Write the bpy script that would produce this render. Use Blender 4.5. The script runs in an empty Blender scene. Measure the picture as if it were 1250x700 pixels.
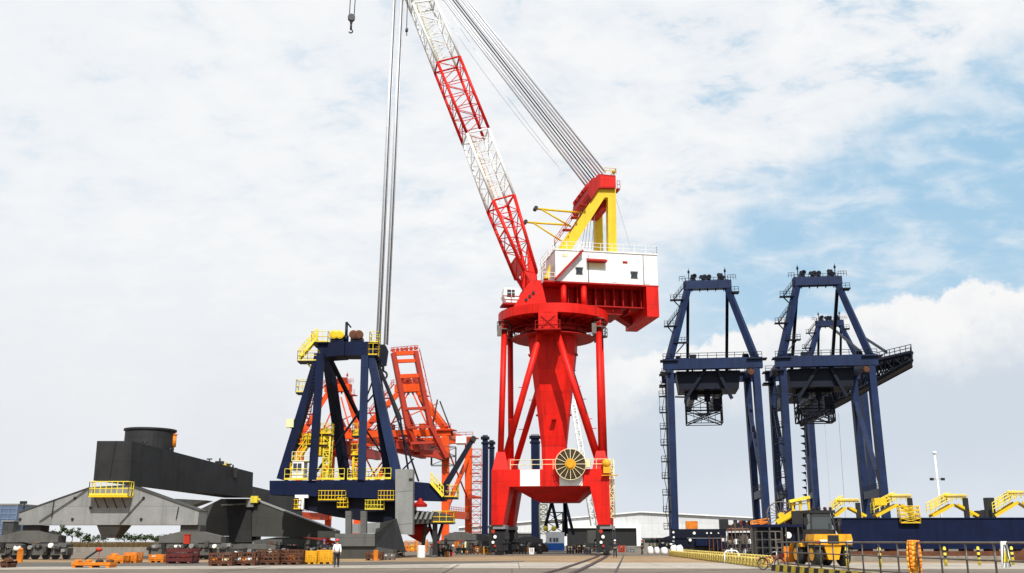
import bpy, bmesh, math, random
from mathutils import Vector as V3
random.seed(7)
R = math.radians
C = bpy.context.scene.collection
# ------------------------------------------------------------------ camera geometry (photo is 1250 x 700)
F = 1200.0; PITCH = math.atan2(311.0, F); KD = 1.268; CAM = V3((0, 0, 1.65))
_c, _s = math.cos(PITCH), math.sin(PITCH)
UP = V3((0, 0, 1))
def ray(px, py):
    x = (px - 625) / F; y = (350 - py) / F
    return V3((x, _c - y * _s, _s + y * _c))
def WA(px, py, Y):                                  # the point seen at a photo position, Y metres in front of the camera
    d = ray(px, py); return CAM + d * (Y / d.y)
def W(px, py, Y): return WA(px, py, Y * KD)
def G(px, py, z=0.0):
    d = ray(px, py); return CAM + d * ((z - CAM.z) / d.z)
class Fr:
    """A ground frame: U to the right, V in depth; positive yaw brings the right end nearer."""
    def __init__(s, o, yaw):
        a = R(yaw); s.o = V3((o[0], o[1], 0)); s.U = V3((math.cos(a), -math.sin(a), 0)); s.V = V3((math.sin(a), math.cos(a), 0))
    def p(s, u, v, z): return s.o + s.U * u + s.V * v + UP * z
    def pix(s, px, py, v):
        d = ray(px, py); t = (v - (CAM - s.o).dot(s.V)) / d.dot(s.V); return CAM + d * t
    def uz(s, px, py, v):
        p = s.pix(px, py, v); return (p - s.o).dot(s.U), p.z
# ------------------------------------------------------------------ materials
MATS = {}
def mat(name, col, rough=.5, var=.12, scale=.5, metal=0.0, streak=.25, plates=0.0, bump=0.0, spec=.4, fine=0.0):
    m = bpy.data.materials.new(name); m.use_nodes = True
    nt = m.node_tree; N = nt.nodes; L = nt.links
    b = N['Principled BSDF']; tc = N.new('ShaderNodeTexCoord'); vec = tc.outputs['Object']
    b.inputs['Roughness'].default_value = rough; b.inputs['Metallic'].default_value = metal
    b.inputs['Specular IOR Level'].default_value = spec
    n = N.new('ShaderNodeTexNoise'); n.inputs['Scale'].default_value = scale; n.inputs['Detail'].default_value = 7; n.inputs['Roughness'].default_value = .65
    L.new(vec, n.inputs['Vector'])
    mr = N.new('ShaderNodeMapRange'); mr.inputs['From Min'].default_value = .3; mr.inputs['From Max'].default_value = .7
    mr.inputs['To Min'].default_value = 1 - var; mr.inputs['To Max'].default_value = 1 + var
    L.new(n.outputs['Fac'], mr.inputs['Value']); val = mr.outputs[0]
    def mul(v, w):
        k = N.new('ShaderNodeMath'); k.operation = 'MULTIPLY'; L.new(v, k.inputs[0]); L.new(w, k.inputs[1]); return k.outputs[0]
    if streak:
        mp = N.new('ShaderNodeMapping'); mp.inputs['Scale'].default_value = (1.3, 1.3, .09); L.new(vec, mp.inputs['Vector'])
        n2 = N.new('ShaderNodeTexNoise'); n2.inputs['Scale'].default_value = 1.3; n2.inputs['Detail'].default_value = 5; L.new(mp.outputs[0], n2.inputs['Vector'])
        m2 = N.new('ShaderNodeMapRange'); m2.inputs['From Min'].default_value = .5; m2.inputs['From Max'].default_value = .75
        m2.inputs['To Min'].default_value = 1; m2.inputs['To Max'].default_value = 1 - streak; L.new(n2.outputs['Fac'], m2.inputs['Value'])
        val = mul(val, m2.outputs[0])
    if fine:
        n3 = N.new('ShaderNodeTexNoise'); n3.inputs['Scale'].default_value = scale * 14; n3.inputs['Detail'].default_value = 4; L.new(vec, n3.inputs['Vector'])
        m3 = N.new('ShaderNodeMapRange'); m3.inputs['From Min'].default_value = .3; m3.inputs['From Max'].default_value = .7
        m3.inputs['To Min'].default_value = 1 - fine; m3.inputs['To Max'].default_value = 1 + fine; L.new(n3.outputs['Fac'], m3.inputs['Value'])
        val = mul(val, m3.outputs[0])
    if plates:
        sp = N.new('ShaderNodeSeparateXYZ'); L.new(vec, sp.inputs[0])
        ad = N.new('ShaderNodeMath'); ad.operation = 'ADD'; L.new(sp.outputs[0], ad.inputs[0]); L.new(sp.outputs[1], ad.inputs[1])
        cb = N.new('ShaderNodeCombineXYZ'); L.new(ad.outputs[0], cb.inputs[0]); L.new(sp.outputs[2], cb.inputs[1])
        br = N.new('ShaderNodeTexBrick'); br.inputs['Scale'].default_value = 1; br.inputs['Brick Width'].default_value = plates * 2.2
        br.inputs['Row Height'].default_value = plates; br.inputs['Mortar Size'].default_value = .03; br.inputs['Mortar Smooth'].default_value = .6
        br.inputs['Color1'].default_value = (1, 1, 1, 1); br.inputs['Color2'].default_value = (.88, .88, .88, 1); br.inputs['Mortar'].default_value = (.6, .6, .6, 1)
        L.new(cb.outputs[0], br.inputs['Vector'])
        val = mul(val, br.outputs['Color'])
    mx = N.new('ShaderNodeMix'); mx.data_type = 'RGBA'; mx.blend_type = 'MULTIPLY'; mx.inputs['Factor'].default_value = 1
    mx.inputs['A'].default_value = (*col, 1); L.new(val, mx.inputs['B']); L.new(mx.outputs['Result'], b.inputs['Base Color'])
    if bump:
        bp = N.new('ShaderNodeBump'); bp.inputs['Strength'].default_value = bump; bp.inputs['Distance'].default_value = .05
        L.new(n.outputs['Fac'], bp.inputs['Height']); L.new(bp.outputs[0], b.inputs['Normal'])
    MATS[name] = m; return m
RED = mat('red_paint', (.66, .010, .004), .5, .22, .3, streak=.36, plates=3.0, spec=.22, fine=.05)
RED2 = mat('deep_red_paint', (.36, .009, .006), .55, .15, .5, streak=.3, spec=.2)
WHITE = mat('white_paint', (.80, .80, .78), .45, .05, .6, streak=.12)
WPLATE = mat('white_plating', (.82, .82, .80), .45, .06, .6, streak=.16, plates=2.0)
YEL = mat('yellow_paint', (.70, .46, .006), .5, .10, .7, streak=.2)
LYEL = mat('light_yellow_paint', (.74, .59, .045), .5, .15, .7, streak=.25)
CREAM = mat('cream_paint', (.72, .66, .38), .5, .1, .7, streak=.2)
NAVY = mat('navy_paint', (.0035, .0085, .036), .55, .3, .4, streak=.35, fine=.08, plates=2.5, spec=.14)
NAVYD = mat('dark_navy_paint', (.0035, .0055, .016), .5, .25, .5, streak=.2, spec=.2)
BLUE = mat('crane_blue_paint', (.0085, .0205, .068), .5, .3, .3, streak=.45, fine=.1, plates=4.0, spec=.22)
BLUED = mat('crane_dark_blue_paint', (.005, .0075, .018), .55, .25, .4, streak=.3, spec=.2)
GREY = mat('grey_primer', (.235, .238, .232), .6, .16, .5, streak=.22, plates=2.4, fine=.06)
GREY2 = mat('light_grey_primer', (.21, .214, .206), .6, .12, .6, streak=.25, fine=.05)
DGREY = mat('dark_grey_primer', (.048, .047, .042), .6, .18, .5, streak=.25, plates=2.2)
BOGIE = mat('bogie_grey', (.085, .084, .078), .6, .2, .8, streak=.3, fine=.15)
CHAR = mat('charcoal_paint', (.025, .025, .026), .6, .25, .5, streak=.35, plates=3.0, spec=.22, fine=.1)
BLACK = mat('black_steel', (.012, .012, .013), .5, .35, 1.2, streak=0)
ROPE = mat('steel_rope', (.50, .51, .54), .45, .15, 2.0, metal=.3, streak=0)
ROPEL = mat('bright_rope', (.74, .75, .80), .45, .15, 2.0, metal=.2, streak=0)
ORANGE = mat('orange_paint', (.66, .070, .005), .5, .16, .3, streak=.2, spec=.25)
ORED = mat('orange_red_paint', (.38, .026, .006), .5, .15, .3, streak=.2)
SORANGE = mat('safety_orange', (.66, .19, .008), .55, .3, 1.5, streak=.3, fine=.2)
RUST = mat('rusty_steel', (.10, .034, .014), .8, .5, 1.6, streak=.3, fine=.3)
MAROON = mat('maroon_paint', (.09, .011, .009), .6, .3, 1.0, streak=.3)
GLASS = mat('dark_glass', (.02, .025, .03), .08, .1, 1, streak=0, spec=.8)
RUBBER = mat('tyre_rubber', (.018, .018, .018), .8, .3, 3, streak=0)
CONC = mat('concrete', (.22, .195, .165), .85, .16, .6, streak=.2, fine=.1)
SKIN = mat('skin', (.42, .24, .16), .5, .08, 9, streak=0)
SHIRT = mat('white_cotton', (.75, .76, .78), .8, .08, 9, streak=0)
TROUS = mat('black_cotton', (.015, .016, .02), .8, .2, 9, streak=0)
DCLOTH = mat('dark_work_cloth', (.018, .02, .03), .8, .2, 9, streak=0)
HAIR = mat('black_hair', (.01, .009, .008), .6, .2, 20, streak=0)
HELM = mat('red_helmet', (.62, .03, .02), .35, .05, 9, streak=0)
HELMW = mat('white_helmet', (.78, .78, .78), .35, .05, 9, streak=0)
STEEL = mat('galvanised_steel', (.15, .128, .108), .55, .2, 2.0, metal=.3, streak=.2)
BLUEP = mat('blue_paint', (.02, .12, .45), .45, .12, .8, streak=.2)
BARK = mat('bark', (.10, .075, .05), .9, .3, 4, streak=0)
LEAF = mat('leaf', (.05, .085, .022), .7, .5, 1.2, streak=0)
LEAF2 = mat('dry_reed', (.10, .062, .02), .85, .5, .8, streak=0, fine=.3)
CYEL = mat('loader_yellow', (.70, .33, .008), .5, .2, 1.2, streak=.3, fine=.15)
# ------------------------------------------------------------------ mesh builder
class MB:
    def __init__(s): s.v = []; s.f = []; s.sm = set()
    def add(s, vs, fs, smooth=False):
        o = len(s.v); s.v += [tuple(p) for p in vs]
        for f in fs:
            if smooth: s.sm.add(len(s.f))
            s.f.append([i + o for i in f])
        return s
    def hexa(s, b, t):
        return s.add(list(b) + list(t), [(0, 3, 2, 1), (4, 5, 6, 7), (0, 1, 5, 4), (1, 2, 6, 5), (2, 3, 7, 6), (3, 0, 4, 7)])
    def prism(s, pts, vec):
        n = len(pts); a = [V3(p) for p in pts]; b = [p + vec for p in a]
        return s.add(a + b, [tuple(range(n)), tuple(range(2 * n - 1, n - 1, -1))] + [(i, (i + 1) % n, n + (i + 1) % n, n + i) for i in range(n)])
    def fbox(s, fr, u0, u1, v0, v1, z0, z1):
        q = lambda z: [fr.p(u0, v0, z), fr.p(u1, v0, z), fr.p(u1, v1, z), fr.p(u0, v1, z)]
        return s.hexa(q(z0), q(z1))
    def beam(s, p, q, w, h, w2=None, h2=None, up=UP):
        p = V3(p); q = V3(q); d = (q - p).normalized()
        if abs(d.dot(up)) > .985: up = V3((0, 1, 0)) if abs(d.y) < .9 else V3((1, 0, 0))
        a = d.cross(up).normalized(); b = a.cross(d).normalized()
        w2 = w if w2 is None else w2; h2 = h if h2 is None else h2
        r = lambda c, w, h: [c - a * w / 2 - b * h / 2, c + a * w / 2 - b * h / 2, c + a * w / 2 + b * h / 2, c - a * w / 2 + b * h / 2]
        return s.hexa(r(p, w, h), r(q, w2, h2))
    def tube(s, p, q, r, n=8, r2=None):
        p = V3(p); q = V3(q); d = (q - p)
        if d.length < 1e-6: return s
        d.normalize(); up = UP if abs(d.z) < .9 else V3((1, 0, 0))
        a = d.cross(up).normalized(); b = a.cross(d)
        r2 = r if r2 is None else r2
        vs = []
        for c, k in ((p, r), (q, r2)):
            vs += [c + (a * math.cos(2 * math.pi * i / n) + b * math.sin(2 * math.pi * i / n)) * k for i in range(n)]
        s.add(vs, [(i, (i + 1) % n, n + (i + 1) % n, n + i) for i in range(n)], n > 5)
        o = len(s.v) - 2 * n
        s.f.append([o + i for i in range(n - 1, -1, -1)]); s.f.append([o + n + i for i in range(n)])
        return s
    def path(s, pts, r, n=6):
        for a, b in zip(pts, pts[1:]): s.tube(a, b, r, n)
        return s
    def lathe(s, c, axis, prof, n=24):
        """prof: list of (radius, offset along axis)"""
        c = V3(c); axis = V3(axis).normalized(); up = UP if abs(axis.z) < .9 else V3((1, 0, 0))
        a = axis.cross(up).normalized(); b = axis.cross(a)
        vs = []
        for r, h in prof:
            vs += [c + axis * h + (a * math.cos(2 * math.pi * i / n) + b * math.sin(2 * math.pi * i / n)) * r for i in range(n)]
        fs = []
        for k in range(len(prof) - 1):
            fs += [(k * n + i, k * n + (i + 1) % n, (k + 1) * n + (i + 1) % n, (k + 1) * n + i) for i in range(n)]
        s.add(vs, fs); o = len(s.v) - len(vs)
        s.f.append([o + i for i in range(n - 1, -1, -1)]); s.f.append([o + (len(prof) - 1) * n + i for i in range(n)])
        return s
    def ring(s, c, axis, R_, r, n=24, m=6):
        c = V3(c); axis = V3(axis).normalized(); up = UP if abs(axis.z) < .9 else V3((1, 0, 0))
        a = axis.cross(up).normalized(); b = axis.cross(a); vs = []
        for i in range(n):
            t = 2 * math.pi * i / n; e = a * math.cos(t) + b * math.sin(t)
            for j in range(m):
                k = 2 * math.pi * j / m; vs.append(c + e * (R_ + r * math.cos(k)) + axis * r * math.sin(k))
        return s.add(vs, [(i * m + j, ((i + 1) % n) * m + j, ((i + 1) % n) * m + (j + 1) % m, i * m + (j + 1) % m) for i in range(n) for j in range(m)], True)
    def ball(s, c, r, sx=1, sy=1, sz=1, n=10, m=7):
        c = V3(c); vs = [c + V3((0, 0, r * sz))]
        for j in range(1, m):
            t = math.pi * j / m
            vs += [c + V3((r * sx * math.sin(t) * math.cos(2 * math.pi * i / n), r * sy * math.sin(t) * math.sin(2 * math.pi * i / n), r * sz * math.cos(t))) for i in range(n)]
        vs.append(c - V3((0, 0, r * sz))); e = len(vs) - 1
        fs = [(0, 1 + i, 1 + (i + 1) % n) for i in range(n)]
        for j in range(m - 2):
            fs += [(1 + j * n + i, 1 + (j + 1) * n + i, 1 + (j + 1) * n + (i + 1) % n, 1 + j * n + (i + 1) % n) for i in range(n)]
        o = 1 + (m - 2) * n
        fs += [(e, o + (i + 1) % n, o + i) for i in range(n)]
        return s.add(vs, fs, True)
    def rail(s, pts, h=1.1, r=.035, step=1.6, mid=2, n=5, kick=False):
        for a, b in zip(pts, pts[1:]):
            a = V3(a); b = V3(b); k = max(1, round((b - a).length / step))
            for i in range(k + 1):
                p = a.lerp(b, i / k); s.tube(p, p + UP * h, r, n)
            for j in range(mid): s.tube(a + UP * h * (j + 1) / mid, b + UP * h * (j + 1) / mid, r, n)
            if kick: s.beam(a + UP * .1, b + UP * .1, .03, .2)
        return s
    def truss(s, A, B, nb, rc, rb, sides=(0, 1, 2, 3), nseg=6, x=False):
        """A, B: four chord points at each end"""
        A = [V3(p) for p in A]; B = [V3(p) for p in B]; m = len(A)
        for a, b in zip(A, B): s.tube(a, b, rc, nseg)
        for k in sides:
            a0, b0, a1, b1 = A[k], B[k], A[(k + 1) % m], B[(k + 1) % m]
            for i in range(nb):
                t0, t1 = i / nb, (i + 1) / nb
                p0, p1, q0, q1 = a0.lerp(b0, t0), a0.lerp(b0, t1), a1.lerp(b1, t0), a1.lerp(b1, t1)
                s.tube(p0, q0, rb, 5)
                if x or i % 2 == 0: s.tube(p0, q1, rb, 5)
                if x or i % 2 == 1: s.tube(q0, p1, rb, 5)
            s.tube(b0, b1, rb, 5)
        return s
    def ladder(s, p, q, side, w=.5, r=.03, step=.35, cage=None):
        p = V3(p); q = V3(q); side = V3(side).normalized() * w / 2
        s.tube(p - side, q - side, r, 5); s.tube(p + side, q + side, r, 5)
        n = max(2, int((q - p).length / step))
        for i in range(1, n): c = p.lerp(q, i / n); s.tube(c - side, c + side, r * .8, 4)
        return s
    def build(s, name, m, parent=None):
        me = bpy.data.meshes.new(name); org = ORG.get(parent.name, V3((0, 0, 0))) if parent else None
        if org is None:
            xs = [v[0] for v in s.v]; ys = [v[1] for v in s.v]; zs = [v[2] for v in s.v]
            org = V3(((min(xs) + max(xs)) / 2, (min(ys) + max(ys)) / 2, min(zs)))
        me.from_pydata([(v[0] - org.x, v[1] - org.y, v[2] - org.z) for v in s.v], [], s.f)
        for i in s.sm: me.polygons[i].use_smooth = True
        bm = bmesh.new(); bm.from_mesh(me); bmesh.ops.recalc_face_normals(bm, faces=bm.faces); bm.to_mesh(me); bm.free()
        if m: me.materials.append(m)
        o = bpy.data.objects.new(name, me); C.objects.link(o)
        if parent: o.parent = parent
        else: o.location = org
        ORG[o.name] = org.copy()
        return o
ORG = {}
def thing(name, label, cat, loc, group=None):
    o = bpy.data.objects.new(name, None); C.objects.link(o); o.location = V3(loc); o.empty_display_size = .5
    ORG[o.name] = V3(loc); o['label'] = label; o['category'] = cat
    if group: o['group'] = group
    return o
def tag(o, label, cat, group=None):
    o['label'] = label; o['category'] = cat
    if group: o['group'] = group
    return o
def struct(o, kind='structure'): o['kind'] = kind; return o
def copy_tree(o, shift=None, label=None, parent=None):
    c = o.copy(); C.objects.link(c)
    if parent: c.parent = parent
    if shift: c.location = c.location + shift
    if label: c['label'] = label
    for ch in [x for x in bpy.data.objects if x.parent == o]: copy_tree(ch, None, None, c)
    return c
rb = random.Random(31)
def bogies(parent, fr, u, v, ztop, L, along, wid, m, mw=None, wheel_r=.32, name='wheel_bogie', nt=4, stripes=None):
    """equaliser saddle over nt trucks; along = unit direction of the rail"""
    a = V3(along); sd = a.cross(UP); c0 = fr.p(u, v, 0); mb = MB(); h = ztop
    def saddle(c, l, zt, zb, w):
        k = [c - a * l / 2 + UP * zb, c + a * l / 2 + UP * zb, c + a * l / 2 + UP * (zb + (zt - zb) * .55), c + a * l * .16 + UP * zt, c - a * l * .16 + UP * zt, c - a * l / 2 + UP * (zb + (zt - zb) * .55)]
        mb.prism([p - sd * w / 2 for p in k], sd * w)
    saddle(c0, L * .72, h, h * .60, wid)
    for s in (-1, 1): saddle(c0 + a * s * L * .25, L * .42, h * .62, h * .42, wid * .86)
    wl = []
    for k in range(nt):
        cc = c0 + a * L * ((k + .5) / nt - .5); l = L / nt * .8
        mb.beam(cc - a * l / 2 + UP * h * .28, cc + a * l / 2 + UP * h * .28, wid * .75, h * .24)
        mb.beam(cc - a * l * .2 + UP * h * .46, cc + a * l * .2 + UP * h * .46, wid * .6, h * .18)
        mb.tube(cc - sd * wid * .55 + UP * h * .46, cc + sd * wid * .55 + UP * h * .46, .14, 10)
        for s in (-1, 1): wl.append(cc + a * s * l * .34)
    b = mb.build(name, m, parent)
    near = -sd if (-sd).y < 0 or abs(sd.y) < .3 else sd
    for k in range(nt * 3):                                        # gear motors, brakes and hose boxes hung on the trucks
        cc = c0 + a * L * ((k + .5) / (nt * 3) - .5 + rb.uniform(-.02, .02)); z = h * rb.uniform(.26, .5); r = rb.uniform(.13, .24); g = MB()
        if k % 3 == 0: g.tube(cc + near * wid * .38 + UP * z, cc + near * (wid * .38 + rb.uniform(.4, .8)) + UP * z, r, 10)
        elif k % 3 == 1: g.lathe(cc + near * wid * .45 + UP * z - a * .3, a, [(r * .6, 0), (r, .06), (r, .5), (r * .5, .62)], 10)
        else: g.beam(cc + near * wid * .55 + UP * z, cc + near * wid * .55 + UP * (z + rb.uniform(.25, .55)), .35, .3)
        g.build('gear_motor', (BLACK, GREY2, BLACK, DGREY, WHITE)[k % 5], b)
    for p in wl:
        w = MB(); w.lathe(p + UP * wheel_r - sd * .12, sd, [(wheel_r * .4, 0), (wheel_r * .9, .02), (wheel_r, .04), (wheel_r, .18), (wheel_r * 1.12, .19), (wheel_r * 1.12, .24)], 14)
        w.build('wheel', mw or RUST, b)
    return b
# ------------------------------------------------------------------ the setting
def sheet(name, pts, z, m):
    mb = MB(); mb.add([V3((p[0], p[1], z)) for p in pts], [tuple(range(len(pts)))]); return struct(mb.build(name, m))
def paving(name, col, slab, var, stain, joint=.55):
    m = mat(name, col, .9, var, .12, streak=0, fine=.16); nt = m.node_tree; N = nt.nodes; L = nt.links; b = N['Principled BSDF']
    src = b.inputs['Base Color'].links[0].from_socket; tc = N.new('ShaderNodeTexCoord'); vec = tc.outputs['Object']
    def over(src, fac_sock, colr):
        x = N.new('ShaderNodeMix'); x.data_type = 'RGBA'; L.new(fac_sock, x.inputs['Factor']); L.new(src, x.inputs['A']); x.inputs['B'].default_value = (*colr, 1); return x.outputs['Result']
    n = N.new('ShaderNodeTexNoise'); n.inputs['Scale'].default_value = .22; n.inputs['Detail'].default_value = 8; n.inputs['Roughness'].default_value = .7; n.inputs['Distortion'].default_value = .6; L.new(vec, n.inputs['Vector'])
    r = N.new('ShaderNodeMapRange'); r.inputs['From Min'].default_value = .56; r.inputs['From Max'].default_value = .72; r.inputs['To Max'].default_value = stain; L.new(n.outputs['Fac'], r.inputs['Value'])
    src = over(src, r.outputs[0], (.045, .04, .034))
    mp = N.new('ShaderNodeMapping'); mp.inputs['Scale'].default_value = (.05, 1.4, 1); mp.inputs['Rotation'].default_value = (0, 0, .12); L.new(vec, mp.inputs['Vector'])
    n2 = N.new('ShaderNodeTexNoise'); n2.inputs['Scale'].default_value = .9; n2.inputs['Detail'].default_value = 6; L.new(mp.outputs[0], n2.inputs['Vector'])          # long wheel marks
    r2 = N.new('ShaderNodeMapRange'); r2.inputs['From Min'].default_value = .54; r2.inputs['From Max'].default_value = .68; r2.inputs['To Max'].default_value = stain * .8; L.new(n2.outputs['Fac'], r2.inputs['Value'])
    src = over(src, r2.outputs[0], (.06, .05, .04))
    if slab:
        br = N.new('ShaderNodeTexBrick'); br.offset = 0; br.inputs['Scale'].default_value = 1; br.inputs['Brick Width'].default_value = slab; br.inputs['Row Height'].default_value = slab * 1.3; br.inputs['Mortar Size'].default_value = .05
        br.inputs['Color1'].default_value = (0, 0, 0, 1); br.inputs['Color2'].default_value = (.18, .18, .18, 1); br.inputs['Mortar'].default_value = (joint, joint, joint, 1); L.new(vec, br.inputs['Vector']); src = over(src, br.outputs['Color'], (.04, .036, .03))
    L.new(src, b.inputs['Base Color']); return m
GROUND = paving('dusty_apron', (.165, .132, .098), 6, .25, .45)
GRAVEL = paving('tan_gravel', (.29, .19, .10), 0, .35, .5)
ASPH = paving('worn_asphalt', (.10, .088, .074), 0, .35, .5)
PCONC = paving('pale_concrete', (.38, .335, .28), 5, .18, .35)
RAILM = mat('rail_steel', (.06, .05, .045), .5, .3, 2, metal=.5, streak=0)
sheet('ground', [(-2500, -60), (2500, -60), (2500, 4200), (-2500, 4200)], 0, GROUND)
sheet('gravel_yard', [G(-150, 687), G(1400, 688), G(1500, 679.5), G(640, 679), G(-300, 683)], .004, GRAVEL)
sheet('asphalt_lane', [G(-200, 693.5), G(430, 691), G(640, 686.3), G(640, 684.8), G(400, 686.5), G(-200, 687)], .008, ASPH)
sheet('concrete_road', [G(-200, 697), G(450, 694), G(1500, 696), G(1500, 688.5), G(640, 687), G(440, 690.5), G(-200, 693.5)], .012, PCONC)
def strip(name, pts, w, z, m):
    P = [G(*p) for p in pts]; mb = MB()
    for a, b in zip(P, P[1:]):
        sd = (b - a).cross(UP).normalized() * w / 2
        mb.add([a - sd + UP * z, a + sd + UP * z, b + sd + UP * z, b - sd + UP * z], [(0, 1, 2, 3)])
    return struct(mb.build(name, m))
t1 = [(652, 704), (690, 693.5), (712, 686), (728, 680.3), (733, 676)]
t2 = [(690, 704), (712, 694.5), (726, 687.5), (739, 680.5), (743, 676)]
strip('rail_groove', t1, .5, .018, RAILM); strip('rail_groove', t2, .5, .018, RAILM)
strip('rail_track', [(p[0] + 2.2, p[1]) for p in t1], .09, .05, RAILM); strip('rail_track', [(p[0] + 2.2, p[1]) for p in t2], .09, .05, RAILM)
strip('rail_groove', [(748, 706), (757, 688), (762, 677)], .16, .018, RAILM)
# tar joints in the pavement
for k, (a, b) in enumerate((((120, 699), (700, 691.5)), ((0, 691), (420, 688.5)), ((800, 699), (1000, 692)), ((250, 700), (330, 692)), ((540, 700), (560, 690)))):
    strip('pavement_joint', [a, b], .10, .016 + .001 * k, RAILM)
# warehouse far behind the red crane
fw = Fr(W(780, 640, 300), 3); t = thing('warehouse', 'long white warehouse with a low gable roof and a dark open doorway', 'warehouse', fw.o)
uL, uR = fw.uz(560, 640, 0)[0], fw.uz(935, 640, 0)[0]
def wz(px, py): return fw.uz(px, py, 0)
e1, pk, e2 = wz(560, 645), wz(782, 626), wz(935, 634)
mb = MB(); mb.prism([fw.p(uL, 0, 0), fw.p(uR, 0, 0), fw.p(e2[0], 0, e2[1]), fw.p(pk[0], 0, pk[1]), fw.p(e1[0], 0, e1[1])], fw.V * 90)
CORR = mat('white_cladding', (.60, .615, .63), .6, .06, .3, streak=.15, plates=4.0)
mb.build('wall', CORR, t)
mb = MB()
for a, b in ((e1, pk), (pk, e2)):
    mb.prism([fw.p(a[0], -1, a[1] + .05), fw.p(b[0], -1, b[1] + .05), fw.p(b[0], -1, b[1] + .5), fw.p(a[0], -1, a[1] + .5)], fw.V * 92)
mb.build('roof', WHITE, t)
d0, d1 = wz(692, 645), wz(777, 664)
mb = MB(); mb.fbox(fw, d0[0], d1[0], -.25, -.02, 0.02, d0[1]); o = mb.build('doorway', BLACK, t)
mb = MB(); mb.fbox(fw, d0[0] - 1.5, d1[0] + 1.6, -1.5, -.3, d0[1], d0[1] + 1.5); mb.fbox(fw, d1[0], d1[0] + 1.6, -1.5, -.3, 0, d0[1] - .01); mb.fbox(fw, d0[0] - 1.5, d0[0], -1.5, -.3, 0, d0[1] - .01); mb.build('door_frame', WHITE, t)
# far tower block at left
fb = Fr(W(6, 640, 520), 0); t = thing('office_tower', 'distant blue glass office block at the left edge', 'building', fb.o)
GLZ = mat('blue_glass_wall', (.10, .145, .23), .35, .15, .05, streak=.1, plates=3.6)
b0, b1 = fb.uz(-60, 640, 0)[0], fb.uz(19, 640, 0)[0]; zt = fb.uz(10, 617, 0)[1]
mb = MB(); mb.fbox(fb, b0, b1, 0, 30, 0, zt); mb.build('wall', GLZ, t)
mb = MB(); mb.fbox(fb, b0 - .3, b1 + .3, -.3, 30.3, zt, zt + 1); mb.build('roof_parapet', CONC, t)
mb = MB()
for k in range(7): mb.fbox(fb, b0, b1, -.25, -.01, 3 + k * 3.2, 3.6 + k * 3.2)
for k in range(9): x = b0 + (b1 - b0) * k / 8; mb.fbox(fb, x - .2, x + .2, -.45, -.26, 0, zt - .1)
mb.build('mullion', mat('pale_mullion', (.15, .20, .29), .5, .1, .3), t)
fc = Fr(W(10, 655, 200), 0); t = thing('site_hut', 'small dark grey hut standing in front of the blue office block', 'hut', fc.o)
mb = MB(); x0, x1 = fc.uz(2, 650, 0)[0], fc.uz(15, 650, 0)[0]; zz = fc.uz(9, 637, 0)[1]; mb.fbox(fc, x0, x1, 0, 4, 0, zz); mb.build('wall', DGREY, t)
mb = MB(); mb.fbox(fc, x0 - .3, x1 + .3, -.3, 4.3, zz, zz + .3); mb.build('roof', GREY2, t)
mb = MB(); mb.fbox(fc, x0 + .6, x0 + 1.4, -.06, -.01, zz - 2, zz - 1); mb.build('window', GLASS, t)
# reed bank, low wall, young trees at left
mb = MB(); rr = random.Random(3)
for i in range(5200):
    p = W(rr.uniform(30, 262), 668, rr.uniform(150, 160)); p.z = 0
    h = rr.uniform(.5, 1.5); dx = V3((rr.uniform(-.35, .35), rr.uniform(-.3, .3), h)); w = V3((rr.uniform(.05, .14), rr.uniform(-.1, .1), 0))
    mb.add([p - w, p + w, p + dx + w * .4, p + dx - w * .4], [(0, 1, 2, 3)])
struct(mb.build('reeds', LEAF2), 'stuff')
mb = MB(); a = W(20, 676, 128); b = W(275, 676, 128); a.z = b.z = 0
mb.prism([a, a + V3((0, .5, 0)), a + V3((0, .5, .75)), a + UP * .75], b - a); o = mb.build('low_wall', CONC); tag(o, 'low tan concrete wall below the dry reeds', 'wall')
def tree(px, top, Y, label, w, seed, g='young trees behind the reeds'):
    r = random.Random(seed); b = W(px, 660, Y); b.z = 0; H = W(px, top, Y).z
    t = thing('young_tree', label, 'tree', b, g); mb = MB(); k = b
    for i in range(4):
        q = b + V3((r.uniform(-.12, .12), r.uniform(-.12, .12), H * .70 * (i + 1) / 4)); mb.tube(k, q, .16 - .03 * i, 7, .13 - .03 * i); k = q
    ends = []
    for i in range(7):
        an = r.uniform(0, 6.28); s = b + UP * H * r.uniform(.55, .72); e = s + V3((math.cos(an) * w * r.uniform(.5, .9), math.sin(an) * w * r.uniform(.5, .9), H * r.uniform(.12, .36))); mb.tube(s, e, .05, 5, .02); ends.append(e)
    ends.append(k + UP * H * .3)
    mb.build('trunk', BARK, t); mb = MB()
    for e in ends:
        cr = r.uniform(.3, .5) * w
        for i in range(44):
            d = V3((r.gauss(0, 1), r.gauss(0, 1), r.gauss(0, .7))).normalized() * cr * r.random() ** .4; c = e + d
            u = V3((r.uniform(-1, 1), r.uniform(-1, 1), r.uniform(-.6, .6))).normalized(); v = u.cross(V3((r.random(), r.random(), 1))).normalized(); l = r.uniform(.16, .30)
            mb.add([c - u * l, c + v * l * .5, c + u * l, c - v * l * .5], [(0, 1, 2, 3)])
    mb.build('crown', LEAF, t)
names = ['young tree behind the left wheel bogie, first of the row', 'bushy young tree just right of the left wheel bogie', 'tall thin young tree rising above its left neighbours', 'tall young tree second from the gap in the row',
 'round topped young tree left of the hopper shaped block', 'small low tree beside the orange rack mast', 'short tree directly left of the hopper under the grey beam', 'spreading tree right of the hopper under the grey beam',
 'round tree third from right in the row', 'short wide tree second from right in the row', 'last tree of the row beside the grey bogies', 'slim tree half hidden by grey bogies']
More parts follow.
